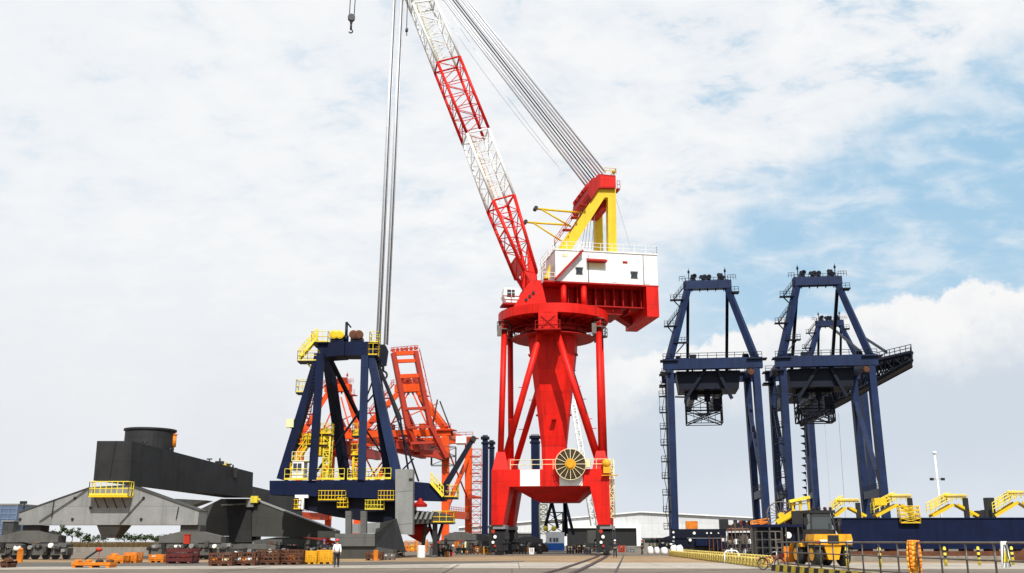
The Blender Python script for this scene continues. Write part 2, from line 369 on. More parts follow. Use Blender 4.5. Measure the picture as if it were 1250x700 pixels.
for i, (px, top, w) in enumerate(((55, 652, 1.2), (64, 650, 1.5), (73, 643, 1.3), (88, 647, 1.3), (99, 652, 1.6), (108, 657, 1.1), (120, 655, 1.6), (152, 654, 1.6), (164, 655, 1.5), (178, 655, 1.4), (192, 657, 1.2), (204, 655, 1.3))):
    tree(px, top, 165 + (i * 7 % 5) * 2, names[i], w, 40 + i)
# ------------------------------------------------------------------ the big red portal crane
oc = W(677, 575, 104.5); FP = Fr(oc, 7.5); FS = Fr(oc, -10.5)
crane = thing('portal_crane', 'huge red and white portal crane with yellow A-frame and raised lattice boom', 'crane', FP.o)
uL = FP.uz(600, 580, -6.6)[0]; uR = FP.uz(743.5, 580, -6.6)[0]; vF, vB = -6.6, 6.6
zT = FP.uz(672, 573, vF)[1]; zB = FP.uz(672, 594, vF)[1]; zL = FP.uz(610, 641, vF)[1]
mb = MB(); mb.fbox(FP, uL, uR, vF, vB, zB, zT)
iL, iR = FP.uz(622, 594, vF)[0], FP.uz(720, 594, vF)[0]
bz = FP.uz(675, 613, -2)[1]
mb.hexa([FP.p(iL + 3.2, -2.6, bz), FP.p(iR - 1.9, -2.6, bz), FP.p(iR - 1.9, 3, bz), FP.p(iL + 3.2, 3, bz)], [FP.p(iL + .1, vF + .1, zB - .003), FP.p(iR - .1, vF + .1, zB - .003), FP.p(iR - .1, vB - .1, zB - .003), FP.p(iL + .1, vB - .1, zB - .003)])
portal = mb.build('portal_frame', RED, crane)
for a, b in ((635, 659), (683, 710)):                               # white panels of the striped beam
    mb = MB(); u0, u1 = FP.uz(a, 584, vF)[0], FP.uz(b + (1 if a > 660 else 0), 584, vF)[0]; mb.fbox(FP, u0, u1, vF - .03, vF - .003, zB + .06, zT - .02); mb.build('white_panel', WHITE, portal)
lo, li0, li1 = uL, iL, FP.uz(614, 641, vF)[0]
ro, ri0, ri1 = uR, iR, FP.uz(729.5, 641, vF)[0]
for sv in (-1, 1):
    va, vb = (vF, vF + 5.0) if sv < 0 else (vB, vB - 5.0)
    vc, vd = (vF + .05, vF + 3.4) if sv < 0 else (vB - .05, vB - 3.4)
    for (o_, a, b) in ((lo, li0, li1), (ro, ri0, ri1)):
        mb = MB(); q = lambda x, y, v0, v1, z: [FP.p(x, v0, z), FP.p(y, v0, z), FP.p(y, v1, z), FP.p(x, v1, z)]
        mb.hexa(q(o_, b, vc, vd, zL), q(o_, a, va, vb, zB - .006))
        leg = mb.build('leg', RED, crane)
        mid = (o_ + b) / 2
        mb = MB(); mb.fbox(FP, mid - 1.0, mid + 1.0, min(vc, vd) + .2, max(vc, vd) - .2, zL - .5, zL - .01); mb.build('leg_foot', GREY, leg)
        B_ = bogies(leg, FP, mid, (vc + vd) / 2 - .2 * sv, zL - .5, 6.0, FP.V, 2.0, BLACK, BLACK, .38)
        mb = MB(); vv = min(vc, vd) - .75
        mb.fbox(FP, mid - .75, mid + .75, vv, vv + .6, .5, zL * .55); mb.fbox(FP, mid - .5, mid + .55, vv - .2, vv - .01, zL * .2, zL * .5)
        mb.fbox(FP, mid - .9, mid - .5, vv - .3, vv + .5, .3, zL * .95)
        mb.build('buffer_box', BLACK, B_)
        if sv < 0:
            for k, (dz, mm) in enumerate(((.78, ORED), (.6, WHITE), (.42, WHITE), (.3, ORED))):
                mb = MB(); mb.lathe(FP.p(mid - .35 + .25 * (k % 2), vv - .32, zL * dz), FP.V * -1, [(.24 - .03 * k, 0), (.24 - .03 * k, .08)], 12); mb.build('lamp', mm, B_)
# plinths at the post bases, posts, braces
pu = {}
for sv in (-1, 1):
    for k, (o_, s) in enumerate(((uL, 1), (uR, -1))):
        vb = sv * 5.2; mb = MB()
        zp = zT + 2.3; q = lambda a, b, h, z: [FP.p(a, vb - h, z), FP.p(b, vb - h, z), FP.p(b, vb + h, z), FP.p(a, vb + h, z)]
        mb.hexa(q(o_ + s * .05, o_ + s * 2.1, 1.2, zT + .004), q(o_ + s * .5, o_ + s * 1.6, .6, zp)); mb.build('post_base', RED, crane)
        pu[sv, k] = (o_ + s * .95, vb, zp)
zD = FP.uz(675, 396, 0)[1]; RD = 7.55; RIM = 1.25
for (sv, k), (u, v, z) in pu.items():
    tu = -6.35 if k == 0 else 6.35; tp = FP.p(tu, sv * 2.9, zD)
    mb = MB(); mb.tube(FP.p(u, v, z - .5), tp, .40, 16); po = mb.build('post', RED, crane)
    c = FP.p(u, v, z - .5).lerp(tp, .925); mb = MB(); mb.lathe(c, UP, [(1.0, 0), (1.0, .12)], 12)
    mb.rail([c + V3((math.cos(x) * .95, math.sin(x) * .95, .1)) for x in [i * math.pi / 4 for i in range(9)]], 1.1, .045, 2)
    mb.fbox(Fr(c, 0), -.95, -.35, -.9, -.5, c.z - .9, c.z + .5)
    mb.build('service_platform', STEEL, po)
    bt = FP.p(0, sv * 6.6, zD - .9 - 1.2) + FP.U * (-.95 if k == 0 else .95)
    mb = MB(); mb.tube(FP.p(u + (.55 if k == 0 else -.55), v, z - .9), bt, .42, 16)
    for tt in (.3, .55, .8): p = FP.p(u, v, z - .9).lerp(bt, tt); mb.tube(p - FP.U * .62, p + FP.U * .62, .05, 5)
    mb.build('brace', RED, crane)
for sv in (-1, 1):
    mb = MB(); mb.fbox(FP, -1.25, 1.25, sv * 6.6 - .9, sv * 6.6 + .9, zD - 2.3, zD - .01); br = mb.build('bracket', RED, crane)
    mb = MB(); mb.fbox(FP, -1.7, 1.7, sv * 6.6 - 1.5, sv * 6.6 + 1.3, zD - 2.45, zD - 2.31)
    mb.rail([FP.p(-1.6, sv * 6.6 - 1.4, zD - 2.3), FP.p(1.6, sv * 6.6 - 1.4, zD - 2.3)], 1.1, .04, 1.0)
    for a, b in ((-.9, .9), (.9, -.9)): mb.tube(FP.p(a, sv * 6.6 - .98, zD - 2.1), FP.p(b, sv * 6.6 - .98, zD - .5), .06, 5)
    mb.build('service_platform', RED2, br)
# tower: tapering octagon
def octo(w, z, ch=.30):
    k = w / 2; c_ = k * (1 - ch * 2 * .58); P = [(-c_, -k), (c_, -k), (k, -c_), (k, c_), (c_, k), (-c_, k), (-k, c_), (-k, -c_)]
    return [FP.p(a, b, z) for a, b in P]
lv = [(FP.uz(677, 572, 0)[1], 3.2), (FP.uz(677, 546, 0)[1], 3.25), (FP.uz(677, 484, 0)[1], 4.75), (FP.uz(677, 425, 0)[1], 6.3), (zD - .02, 6.45)]
lv[0] = (zT - .3, 3.2)
mb = MB(); vs = []; fs = []
for z, w in lv: vs += octo(w, z)
for k in range(len(lv) - 1): fs += [(k * 8 + i, k * 8 + (i + 1) % 8, k * 8 + 8 + (i + 1) % 8, k * 8 + 8 + i) for i in range(8)]
mb.add(vs, fs); tower = mb.build('tower', RED, crane)
mb = MB()
z = lv[1][0]; mb.prism([p + (p - FP.p(0, 0, z)) * .012 for p in octo(3.25, z)], UP * .12)
for zz, w, sx in ((FP.uz(677, 508, 0)[1], 4.15, -1), (FP.uz(677, 508, 0)[1], 4.15, 1), (FP.uz(677, 435, 0)[1], 6.1, -1), (FP.uz(677, 435, 0)[1], 6.1, 1), (z + 3.3, 3.9, .1)):
    mb.fbox(FP, sx * w / 2 - .3, sx * w / 2 + .3, -w * .2 - (2.2 if sx == .1 else 0), .4, zz, zz + .15)
mb.build('lug', RED2, tower)
# slew table
mb = MB(); mb.lathe(FP.p(0, 0, zD), UP, [(RD - .25, 0), (RD, .0), (RD, RIM), (RD - .6, RIM + .02)], 64); table = mb.build('slew_table', RED, crane)
mb = MB(); mb.lathe(FP.p(0, 0, zD - .9), UP, [(4.0, 0), (4.0, .88)], 40); mb.lathe(FP.p(0, 0, zD - 1.6), UP, [(4.6, 0), (4.6, .25)], 40)
for i in range(24):
    a = i * math.pi / 12; d = FP.U * math.cos(a) + FP.V * math.sin(a); c0 = FP.p(0, 0, zD)
    mb.prism([c0 + d * 4 - UP * .01, c0 + d * 7.2 - UP * .01, c0 + d * 7.2 - UP * .25, c0 + d * 4 - UP * .8], d.cross(UP) * .08)
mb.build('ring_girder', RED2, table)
mb = MB(); mb.rail([FP.p(math.cos(a) * 5.6, math.sin(a) * 5.6, zD - 2.1) for a in [i * math.pi / 14 for i in range(29)]], 1.1, .04, 1.6)
mb.lathe(FP.p(0, 0, zD - 2.25), UP, [(3.7, 0), (5.7, 0), (5.7, .12), (3.7, .12)], 32); mb.build('walkway', RED2, table)
# railing and ladder on the portal
mb = MB(); zz = zT + .005
mb.rail([FP.p(uL + 2.4, vF + .1, zz), FP.p(uR - .2, vF + .1, zz)], 1.2, .045, 1.3, 2, 5); mb.rail([FP.p(uR - .1, vF + .1, zz), FP.p(uR - .1, vB, zz)], 1.2, .045, 1.5)
mb.build('railing', CREAM, crane)
mb = MB(); u0, u1 = FP.uz(744.5, 600, vF + 1)[0], FP.uz(750, 600, vF + 1)[0]; zb = FP.uz(746, 632, vF)[1]
a = [FP.p(u0, vF + .4, zb), FP.p(u1, vF + .4, zb), FP.p(u1, vF + 1.4, zb), FP.p(u0, vF + 1.4, zb)]
h_ = zT + 1.2 - zb
mb.truss(a, [p + UP * h_ for p in a], 9, .06, .045)
for k in range(4): mb.beam(FP.p(u0, vF + .9, zb + h_ * k / 4), FP.p(u1, vF + .9, zb + h_ * k / 4 + 1.2), .8, .1)
mb.build('stair_tower', CREAM, crane)
mb = MB(); mb.fbox(FP, u0 - .9, u1 + .5, vF - .6, vF - .05, zT - .9, zT - .8); p = FP.pix(740, 566, vF - .2); mb.ball(p, .55); mb.fbox(Fr(p, 0), -.4, .5, -.3, .3, p.z - 1.2, p.z - .4); mb.build('floodlight', CYEL, crane)
# cable reel with spokes
rc = FP.pix(696.5, 567, vF - .9); mb = MB(); mb.lathe(rc, FP.V, [(.5, -.28), (1.75, -.22), (1.85, -.10), (1.85, .16), (.5, .25)], 40); reel = mb.build('cable_reel', mat('dark_cable', (.045, .024, .010), .75, .4, 3, streak=0), crane)
mb = MB(); mb.lathe(rc, FP.V, [(.48, -.62), (.55, -.3), (.55, .8)], 18); mb.lathe(rc - FP.V * .35, FP.V, [(.72, -.1), (.72, .02)], 8); mb.build('hub', CYEL, reel)
mb = MB()
for i in range(16):
    a = i * math.pi / 8; d = FP.U * math.cos(a) + UP * math.sin(a); mb.beam(rc + d * .45 - FP.V * .38, rc + d * 1.95 - FP.V * .26, .07, .07, up=FP.V)
mb.ring(rc - FP.V * .26, FP.V, 1.93, .05, 40, 5); mb.build('spoke', CREAM, reel)
mb = MB(); q = FP.pix(716, 567, vF - .4); mb.fbox(Fr(q, 8), -.5, .5, -.4, .4, q.z - .4, q.z + .5); mb.build('drive_box', CREAM, crane)
# ---- slewing upper works in the frame FS
zt = zD + RIM + .02
vN, vX = -4.0, 5.4
hz0 = FS.uz(740, 347, vN)[1]; hz1 = FS.uz(740, 308.5, vN)[1]; hu0 = FS.uz(678, 325, vN)[0]; hu1 = FS.uz(802.5, 330, vN)[0]
cu0 = FS.uz(789, 365, vN)[0]; cz = FS.uz(796, 387, vN)[1]; vC = vX + .6
mb = MB(); ml = FS.uz(662, 365, vN)[0]
mb.fbox(FS, ml, cu0, vN + 3.3, vX - 1.5, zt + 1.0, hz0 - .12)
bed = mb.build('machinery_bed', RED, crane)
mb = MB(); mb.fbox(FS, ml + 1.5, cu0 - 3, vN + 2, vX - 2, zt + .004, zt + .99); mb.build('bed_frame', RED2, bed)
mb = MB()
for i in range(9): x = ml + 3.9 + (cu0 - ml - 4.2) * i / 8; mb.fbox(FS, x, x + .12, vN + 1.5, vN + 3.29, zt + 1.02, hz0 - .13)
mb.fbox(FS, ml + 3.7, cu0 - .01, vN + 1.3, vN + 3.29, zt + .85, zt + 1.0)
mb.build('rib', RED2, bed)
mb = MB()
for i in range(5): x = ml + 3 + i * 2.4; mb.prism([FS.p(x, vN + 1.6, zt + .99), FS.p(x + .1, vN + 1.6, zt + .99), FS.p(x + .1, vN + 1.6, zt + .3), FS.p(x, vN + 1.6, zt + .3)], FS.V * 3)
mb.build('web_plate', RED2, bed)
for px in (688, 712.6):
    p = FS.pix(px, 360, vN + .5); mb = MB(); mb.tube(V3((p.x, p.y, zt)), V3((p.x, p.y, hz0 - .13)), .40, 14); mb.build('pillar', RED, bed)
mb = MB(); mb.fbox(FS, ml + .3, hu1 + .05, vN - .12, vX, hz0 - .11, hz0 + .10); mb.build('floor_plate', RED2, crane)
mb = MB(); mb.fbox(FS, cu0 + .005, hu1, vN - .1, vC, cz, hz0 - .115); cw = mb.build('counterweight', RED, crane)
mb = MB(); mb.prism([FS.p(cu0 - .003, vX - 2.5, zt + .9), FS.p(cu0 - 2.0, vX - 2.5, zt + .9), FS.p(cu0 - .003, vX - 2.5, cz + .3)], FS.V * 2); mb.build('gusset', RED2, cw)
mb = MB(); mb.fbox(FS, hu0, hu1, vN, vX, hz0 + .101, hz1); house = mb.build('machinery_house', WPLATE, crane)
mb = MB(); mb.fbox(FS, hu0 - .12, hu1 + .12, vN - .12, vX + .12, hz1 + .003, hz1 + .14); mb.build('roof', WHITE, house)
for px, py in ((707, 331), (774, 336)):
    u, z = FS.uz(px, py, vN); mb = MB(); mb.fbox(FS, u - .44, u + .44, vN - .08, vN - .003, z - .38, z + .36); w_ = mb.build('window', GLASS, house)
    mb = MB(); mb.fbox(FS, u - .55, u + .55, vN - .22, vN - .081, z + .37, z + .47); mb.fbox(FS, u - .04, u + .04, vN - .12, vN - .081, z - .38, z + .365); mb.fbox(FS, u - .5, u + .5, vN - .12, vN - .003, z - .46, z - .385); mb.build('frame', DGREY, w_)
u, z = FS.uz(727.5, 318.5, vN); mb = MB(); mb.prism([FS.p(u - 1.35, vN - .004, z + .3), FS.p(u - 1.35, vN - 1.0, z - .15), FS.p(u - 1.35, vN - 1.0, z - .3), FS.p(u - 1.35, vN - .004, z - .3)], FS.U * 2.7); mb.build('awning', RED2, house)
mb = MB(); mb.fbox(FS, u - 1.1, u + 1.1, vN - .05, vN - .004, z - 1.1, z - .33); mb.build('louvre', CREAM, house)
u, z = FS.uz(763, 320.5, vN); mb = MB(); mb.fbox(FS, u - .35, u + .35, vN - .06, vN - .004, z - .15, z + .15); mb.build('nameplate', RED2, house)
for px, py, w2, h2, mm in ((690, 312, .4, .2, CREAM), (790, 345, .4, .25, WHITE), (750, 343, .3, .2, WHITE)):   # small vents
    u, z = FS.uz(px, py, vN); mb = MB(); mb.fbox(FS, u - w2, u + w2, vN - .06, vN - .004, z - h2, z + h2); mb.build('vent', mm, house)
for px in (718, 785):
    mb = MB(); a_, b_ = FS.pix(px, 310.5, vN - .1), FS.pix(px, 348, vN - .1); mb.tube(V3((a_.x, a_.y, a_.z)), V3((a_.x, a_.y, hz0 + .12)), .05, 6); mb.build('downpipe', GREY2, house)
for k in range(9):
    x = hu0 + (hu1 - hu0) * (k + .5) / 9; mb = MB(); mb.fbox(FS, x - .03, x + .03, vN - .035, vN - .004, hz0 + .14, hz1 - .02); mb.build('panel_rib', WPLATE, house)
mb = MB()                                                            # stair on the side wall
p, q = FS.pix(678, 341, vN - .5), FS.pix(711, 306.5, vN - .5)
for dv in (-.35, .35): mb.beam(p + FS.V * dv, q + FS.V * dv, .08, .28)
for i in range(16): c = p.lerp(q, (i + .5) / 16); mb.beam(c - FS.V * .35, c + FS.V * .35, .25, .04)
st = mb.build('stair', RED2, house)
mb = MB(); mb.rail([p - FS.V * .35, q - FS.V * .35], 1.1, .04, 1.2); mb.build('railing', WHITE, st)
mb = MB()
zz = hz1 + .145
mb.rail([FS.p(hu0, vN, zz), FS.p(hu1, vN, zz), FS.p(hu1, vX, zz), FS.p(hu0, vX, zz), FS.p(hu0, vN, zz)], 1.1, .035, 1.7)
mb.rail([FS.p(hu0 - 1.8, vN - .05, hz0 + .15), FS.p(hu0 - .1, vN - .05, hz0 + .15)], 1.1, .04, .9)
mb.rail([FS.pix(657, 334, vN), FS.pix(676, 306, vN)], 1.1, .04, 1.0); mb.rail([FS.pix(654, 343, vN + 2), FS.pix(666, 330, vN + 2)], 1.1, .04, 1.0)
mb.build('railing', WHITE, house)
mb = MB(); mb.prism([FS.pix(664.5, 340, vN + .6), FS.pix(671.5, 340, vN + .6), FS.pix(672, 322, vN + .6)], FS.V * 1.0); mb.prism([FS.pix(664.5, 340, vN + 6.6), FS.pix(671.5, 340, vN + 6.6), FS.pix(672, 322, vN + 6.6)], FS.V * 1.0); mb.build('frame_foot', YEL, crane)
# A-frame
def poly(pts, v, d): m = MB(); return m.prism([FS.pix(x, y, v) for x, y in pts], FS.V * d)
af = thing  # alias kept short
aN, aX = -3.0, 5.0
P1 = [(681.8, 301.8), (731.6, 229.9), (751.8, 230.3), (752.0, 242), (738.3, 241), (696.2, 303)]
P2 = [(742.2, 241.5), (752.0, 242.2), (753.0, 307.5), (742.8, 307.5)]
base = [[FS.uz(x, y, aN) for x, y in P] for P in (P1, P2)]
zroof = hz1 + .15
base[0][0] = (base[0][0][0], zroof); base[0][5] = (base[0][5][0], zroof); base[1][2] = (base[1][2][0], zroof); base[1][3] = (base[1][3][0], zroof)
base[1][0] = (base[1][0][0], base[0][4][1] - .003); base[1][1] = (base[1][1][0], base[0][3][1] - .003)
for v0 in (aN, aX - 1.1):
    mb = MB()
    for P in base: mb.prism([FS.p(u, v0, z) for u, z in P], FS.V * 1.1)
    side = mb.build('a_frame', YEL, crane)
mb = MB()
for (x, y) in ((741, 238),): p = FS.uz(x, y, aN); mb.fbox(FS, p[0] - .5, p[0] + .5, aN + 1.101, aX - 1.101, p[1] - 1.6, p[1] - .2)
mb.build('cross_beam', RED2, crane); mb = MB()
p = FS.uz(712, 266, aN); mb.fbox(FS, p[0] - .3, p[0] + .3, aN + 1.101, aX - 1.101, p[1] - .3, p[1] + .3)
mb.build('cross_beam', RED2, crane)
mb = MB(); hp = [(717.5, 237), (718.5, 227), (730.5, 212.5), (751.5, 214.5), (751.8, 230.0), (731.4, 229.6), (722, 243.5)]
hd = [FS.uz(x, y, aN - .5) for x, y in hp]; mb.prism([FS.p(u, aN - .5, z + .01) for u, z in hd], FS.V * (aX - aN + 1.0)); head = mb.build('sheave_head', RED2, crane)
mb = MB(); hp2 = [FS.p(u, aN - .52, z) for u, z in ((hd[2][0] + .3, hd[2][1] - .2), (hd[3][0] - .15, hd[3][1] - .3), (hd[4][0] - .15, hd[4][1] + .2), (hd[5][0] + .1, hd[5][1] + .2))]; mb.prism(hp2, FS.V * .018); mb.build('side_plate', RED, head)
mb = MB()
for i in range(10):
    v = aN + .1 + i * .8
    for q in ((719.5, 226), (726, 219)): pp = FS.uz(q[0], q[1], aN - .5); mb.lathe(FS.p(pp[0] + .1, v, pp[1]), FS.V, [(.4, 0), (.52, .04), (.42, .12), (.52, .2), (.4, .24)], 14)
mb.build('sheave', RED2, head)
mb = MB(); tt = FS.uz(741, 213, aN)[1]
u0, u1 = FS.uz(737, 213, aN)[0], FS.uz(751, 214, aN)[0]
mb.rail([FS.p(u0, aN - .4, tt), FS.p(u1, aN - .4, tt), FS.p(u1, aX, tt)], .8, .045, .7); mb.ball(FS.pix(749, 210, aN), .28); mb.build('railing', YEL, head)
mb = MB(); u2, z2 = FS.uz(757, 231, aN)
mb.fbox(FS, u1 + .2, u2, aN, aN + 1.6, z2 - .1, z2 + .12); mb.rail([FS.p(u1 + .25, aN, z2 + .12), FS.p(u2, aN, z2 + .12)], 1.1, .04, .8); mb.build('platform', RED2, head)
mb = MB()                                                            # ladder up the slanted leg
p, q = FS.pix(681, 300, aN - .4), FS.pix(722, 240, aN - .4)
mb.ladder(p - FS.U * .5, q - FS.U * .5, FS.V, .7, .04, .4); mb.rail([p - FS.U * .5, q - FS.U * .5], .9, .04, 1.4)
for k in range(3): c = p.lerp(q, .3 + .25 * k); mb.fbox(Fr(c, -10.5), -.8, .2, -.5, .5, c.z, c.z + .1)
mb.build('ladder', RED2, crane)
for (a, b, c_, d_, v) in (((654.5, 255), (711, 260), (661, 255.8), (697, 277), aN + .5), ((642, 271.5), (695, 275), (651, 272.2), (686, 295), aX - .5)):
    mb = MB(); mb.tube(FS.pix(*a, v), FS.pix(*b, v), .16, 8); mb.tube(FS.pix(*c_, v), FS.pix(*d_, v), .14, 8); s_ = mb.build('rope_support', YEL, crane)
    mb = MB(); p = FS.pix(*a, v); mb.lathe(p - FS.U * .1, FS.V, [(.28, -.5), (.28, .5)], 10); mb.build('roller', BLACK, s_)
# boom
st_px = [((639, 330), (655.5, 334), 2.7), ((602, 245), (627.5, 238), 2.4), ((570, 163), (596.6, 157), 2.05), ((534, 76), (561, 69), 1.7), ((504, 4), (531, 0), 1.4)]
ST = [(FS.pix(*a, -w), FS.pix(*b, -w), w) for a, b, w in st_px]
A3, B3 = ST[3][0], ST[3][1]; A4, B4 = ST[4][0], ST[4][1]
ST.append((A4 + (A4 - ST[1][0]) * .33, B4 + (B4 - ST[1][1]) * .33, 1.15))
# keep the chords on straight lines in 3D between the section ends
def four(s): a, b, w = s; k = FS.V * (2 * w); return [a, b, b + k, a + k]
foot = [FS.pix(651, 349, -2.8), FS.pix(656, 346, -2.8)]; foot += [foot[1] + FS.V * 5.6, foot[0] + FS.V * 5.6]
boom = None
for i in range(5):
    m_ = (RED, WHITE, RED, WHITE, WHITE)[i]
    mb = MB(); mb.truss(four(ST[i]), four(ST[i + 1]), (5, 6, 6, 5, 5)[i], (.24, .20, .21, .18, .17)[i], (.075, .055, .062, .055, .055)[i], nseg=8, x=False)
    for k in (0, 1, 2, 3):                                           # solid diaphragm rails at the section ends
        f4 = four(ST[i + 1]); mb.tube(f4[k], f4[(k + 1) % 4], .13, 6)
    f0, f1 = four(ST[i]), four(ST[i + 1])                             # inner cross bracing
    nb = (5, 7, 7, 6, 6)[i]
    for j in range(0, nb if i == 0 else 0, 2): t0 = j / nb; mb.tube(f0[0].lerp(f1[0], t0), f0[2].lerp(f1[2], t0), .05, 4); mb.tube(f0[1].lerp(f1[1], t0), f0[3].lerp(f1[3], t0), .05, 4)
    sec = mb.build('boom_section', m_, crane)
    if i in (1, 3, 4):
        mb = MB(); a = f0[0].lerp(f0[3], .25) + (f0[1] - f0[0]) * .18; b = f1[0].lerp(f1[3], .25) + (f1[1] - f1[0]) * .18
        mb.ladder(a, b, FS.V, .7, .05, .45); mb.tube(a + FS.V * .5 + (f0[1] - f0[0]) * .25, b + FS.V * .5 + (f1[1] - f1[0]) * .25, .04, 5); mb.build('boom_ladder', CREAM if i > 1 else CYEL, sec)
mb = MB()
f0 = four(ST[0])
for k in (0, 3):
    kv = FS.V * (.12 if k == 0 else -.12)
    e = ST[1]; q0 = four(ST[1])
    a2 = f0[0 if k == 0 else 3].lerp(q0[0 if k == 0 else 3], .22); b2 = f0[1 if k == 0 else 2].lerp(q0[1 if k == 0 else 2], .42)
    fA, fB = (foot[0], foot[1]) if k == 0 else (foot[3], foot[2])
    mb.prism([fA, fB, f0[1 if k == 0 else 2], b2, f0[0 if k == 0 else 3].lerp(f0[1 if k == 0 else 2], .35), a2, f0[0 if k == 0 else 3]], kv * 3)
mb.prism([f0[0], f0[3], four(ST[1])[3].lerp(f0[3], .78), four(ST[1])[0].lerp(f0[0], .78)], (f0[1] - f0[0]).normalized() * .1)
mb.tube(foot[0].lerp(foot[1], .5) - FS.V * .3, foot[3].lerp(foot[2], .5) + FS.V * .3, .4, 14)
mb.build('boom_foot', RED, crane)
mb = MB(); pv = FS.uz(653.5, 347.5, -2.8)
for v0 in (-3.3, -2.35, 2.3, 3.2):
    mb.prism([FS.p(pv[0] - 3.2, v0, zt), FS.p(pv[0] + 1.6, v0, zt), FS.p(pv[0] + .7, v0, pv[1] + .5), FS.p(pv[0] - .7, v0, pv[1] + .5)], FS.V * .22)
mb.fbox(FS, pv[0] - 2.6, pv[0] - 2.2, -2.1, 2.2, zt + .01, zt + 1.3)
mb.build('boom_pivot', RED, crane)
mb = MB()
for j in range(3): q = FS.p(pv[0] - 1.4 + .5 * j, -3.45, zt + 1.2 + .5 * j); mb.lathe(q, FS.V, [(.22, 0), (.22, .12)], 10)
mb.build('pin', BLACK, crane)
# operator's cab
cu, cz0 = FS.uz(614, 372, -2.2); cu1, cz1 = FS.uz(633, 353, -2.2)
cab = None
mb = MB(); mb.prism([FS.p(cu + .4, -2.6, cz0 + .25), FS.p(cu1, -2.6, cz0 + .25), FS.p(cu1, -2.6, cz1), FS.p(cu + .15, -2.6, cz1), FS.p(cu, -2.6, cz0 + 1.2)], FS.V * 2.0); cab = mb.build('operator_cab', WHITE, crane)
mb = MB(); mb.fbox(FS, cu + .5, cu1 - .6, -2.66, -2.603, cz0 + 1.0, cz1 - .25); w_ = mb.build('window', GLASS, cab)
mb = MB(); mb.fbox(FS, cu + 1.05, cu + 1.12, -2.7, -2.661, cz0 + 1.0, cz1 - .25); mb.fbox(FS, cu + .5, cu1 - .6, -2.7, -2.661, cz0 + 1.55, cz0 + 1.6); mb.build('frame', WHITE, w_)
mb = MB(); mb.fbox(FS, cu - .1, cu1 + 2.0, -2.7, -.3, cz0 - .05, cz0 + .15); mb.rail([FS.p(cu - .1, -2.68, cz0 + .15), FS.p(cu1 + 1.2, -2.68, cz0 + .15)], 1.0, .04, 1); mb.build('platform', RED2, cab)
# boom head, sheaves, ropes
T = four(ST[5]); bd = (T[0] - four(ST[4])[0]).normalized()
mb = MB(); mb.prism([T[0], T[1], T[1] + bd * 1.8 , T[0] + bd * 2.2 - FS.U * .8], FS.V * .2); mb.prism([T[3], T[2], T[2] + bd * 1.8, T[3] + bd * 2.2 - FS.U * .8], FS.V * -.2); bh = mb.build('boom_head', RED, crane)
tipc = T[0].lerp(T[3], .5) + bd * 1.2
mb = MB()
for v in (-.8, -.3, .3, .8): mb.lathe(tipc + FS.V * v, FS.V, [(.5, 0), (.75, .05), (.65, .12), (.75, .19), (.5, .24)], 18)
mb.tube(tipc - FS.V * 1.3, tipc + FS.V * 1.3, .2, 10); mb.build('sheave', BLACK, bh)
# auxiliary jib carrying the two small hooks
jt = FS.pix(436, -98, 0); mb = MB(); mb.truss([T[0] + FS.V * .3, T[1] + FS.V * .3, T[3] - FS.V * .3], [jt - FS.V * .2, jt + UP * .3, jt + FS.V * .2], 6, .1, .06, (0, 1, 2)); mb.build('auxiliary_jib', WHITE, bh)
# hoist block and falls
hb = FS.pix(466.5, 421, 0)
bx = (FS.uz(485, -85, 0)[0] + FS.uz(494, -85, 0)[0]) / 2
hb0 = hb.copy()
zt2 = tipc.z
for k, px in enumerate((461.5, 471)):
    p = FS.pix(px, 421, 0)
    for j in range(4):
        off = FS.U * ((j - 1.5) * .17) + FS.V * (.25 if j % 2 else -.25)
        mb = MB(); top = FS.p(FS.uz((481.5, 490.5)[k], 0, 0)[0], 0, FS.uz((481.5, 490.5)[k], 0, 0)[1]); d = (top - p); top = p + d * ((zt2 - p.z) / d.z)
        mb.tube(p + off, top + off, .075, 6); mb.build('hoist_rope', (ROPE, ROPEL, DGREY, ROPE)[j], crane)
mb = MB()
q = [FS.uz(x, y, 0) for x, y in ((461, 427), (464, 421.5), (469, 421.5), (473, 428), (471.5, 435), (470.5, 446), (465, 446), (462, 434))]
mb.prism([FS.p(u, -.5, z) for u, z in q], FS.V * 1.0); hk = mb.build('hook_block', BLACK, crane)
mb = MB(); c = FS.p((q[5][0] + q[6][0]) / 2, 0, q[5][1]); mb.tube(c, c - UP * .8, .18, 8)
mb.path([c + UP * -.8 + V3((math.sin(a) * .55, 0, math.cos(a) * .55 - .55)) for a in [i * .5 for i in range(10)]], .14, 7); mb.build('hook', BLACK, hk)
# luffing ropes from the A-frame head to the boom head
for i in range(9):
    f = i / 8; v = -1.4 + 2.8 * f
    a = FS.pix(718 + 21 * f, 231 - 20 * f, v); x0 = 541 + 26 * f
    e = FS.pix(x0 - 170 / 226 * 78, -78, v * .7)
    mb = MB(); mb.tube(a, e, .125 if i not in (3, 4) else .09, 6); mb.build('luffing_rope', BLACK if i in (3, 4) else (ROPE, ROPEL)[i % 2], crane)
for (a, e, v) in (((716, 240), (493, -78), 1.5), ((715, 242), (480, -78), 1.9), ((740, 208), (498, -82), -2.2)):
    mb = MB(); mid = FS.pix((a[0] + e[0]) / 2 - (6 if v > 0 else -3), (a[1] + e[1]) / 2 + (8 if v > 0 else -2), v); A_, E_ = FS.pix(*a, v), FS.pix(*e, v)
    pts = [A_ * (1 - t) ** 2 + (mid * 2 - (A_ + E_) * .5) * 2 * t * (1 - t) + E_ * t * t for t in [i / 10 for i in range(11)]]; mb.path(pts, .03, 5); mb.build('guide_rope', ROPEL, crane)
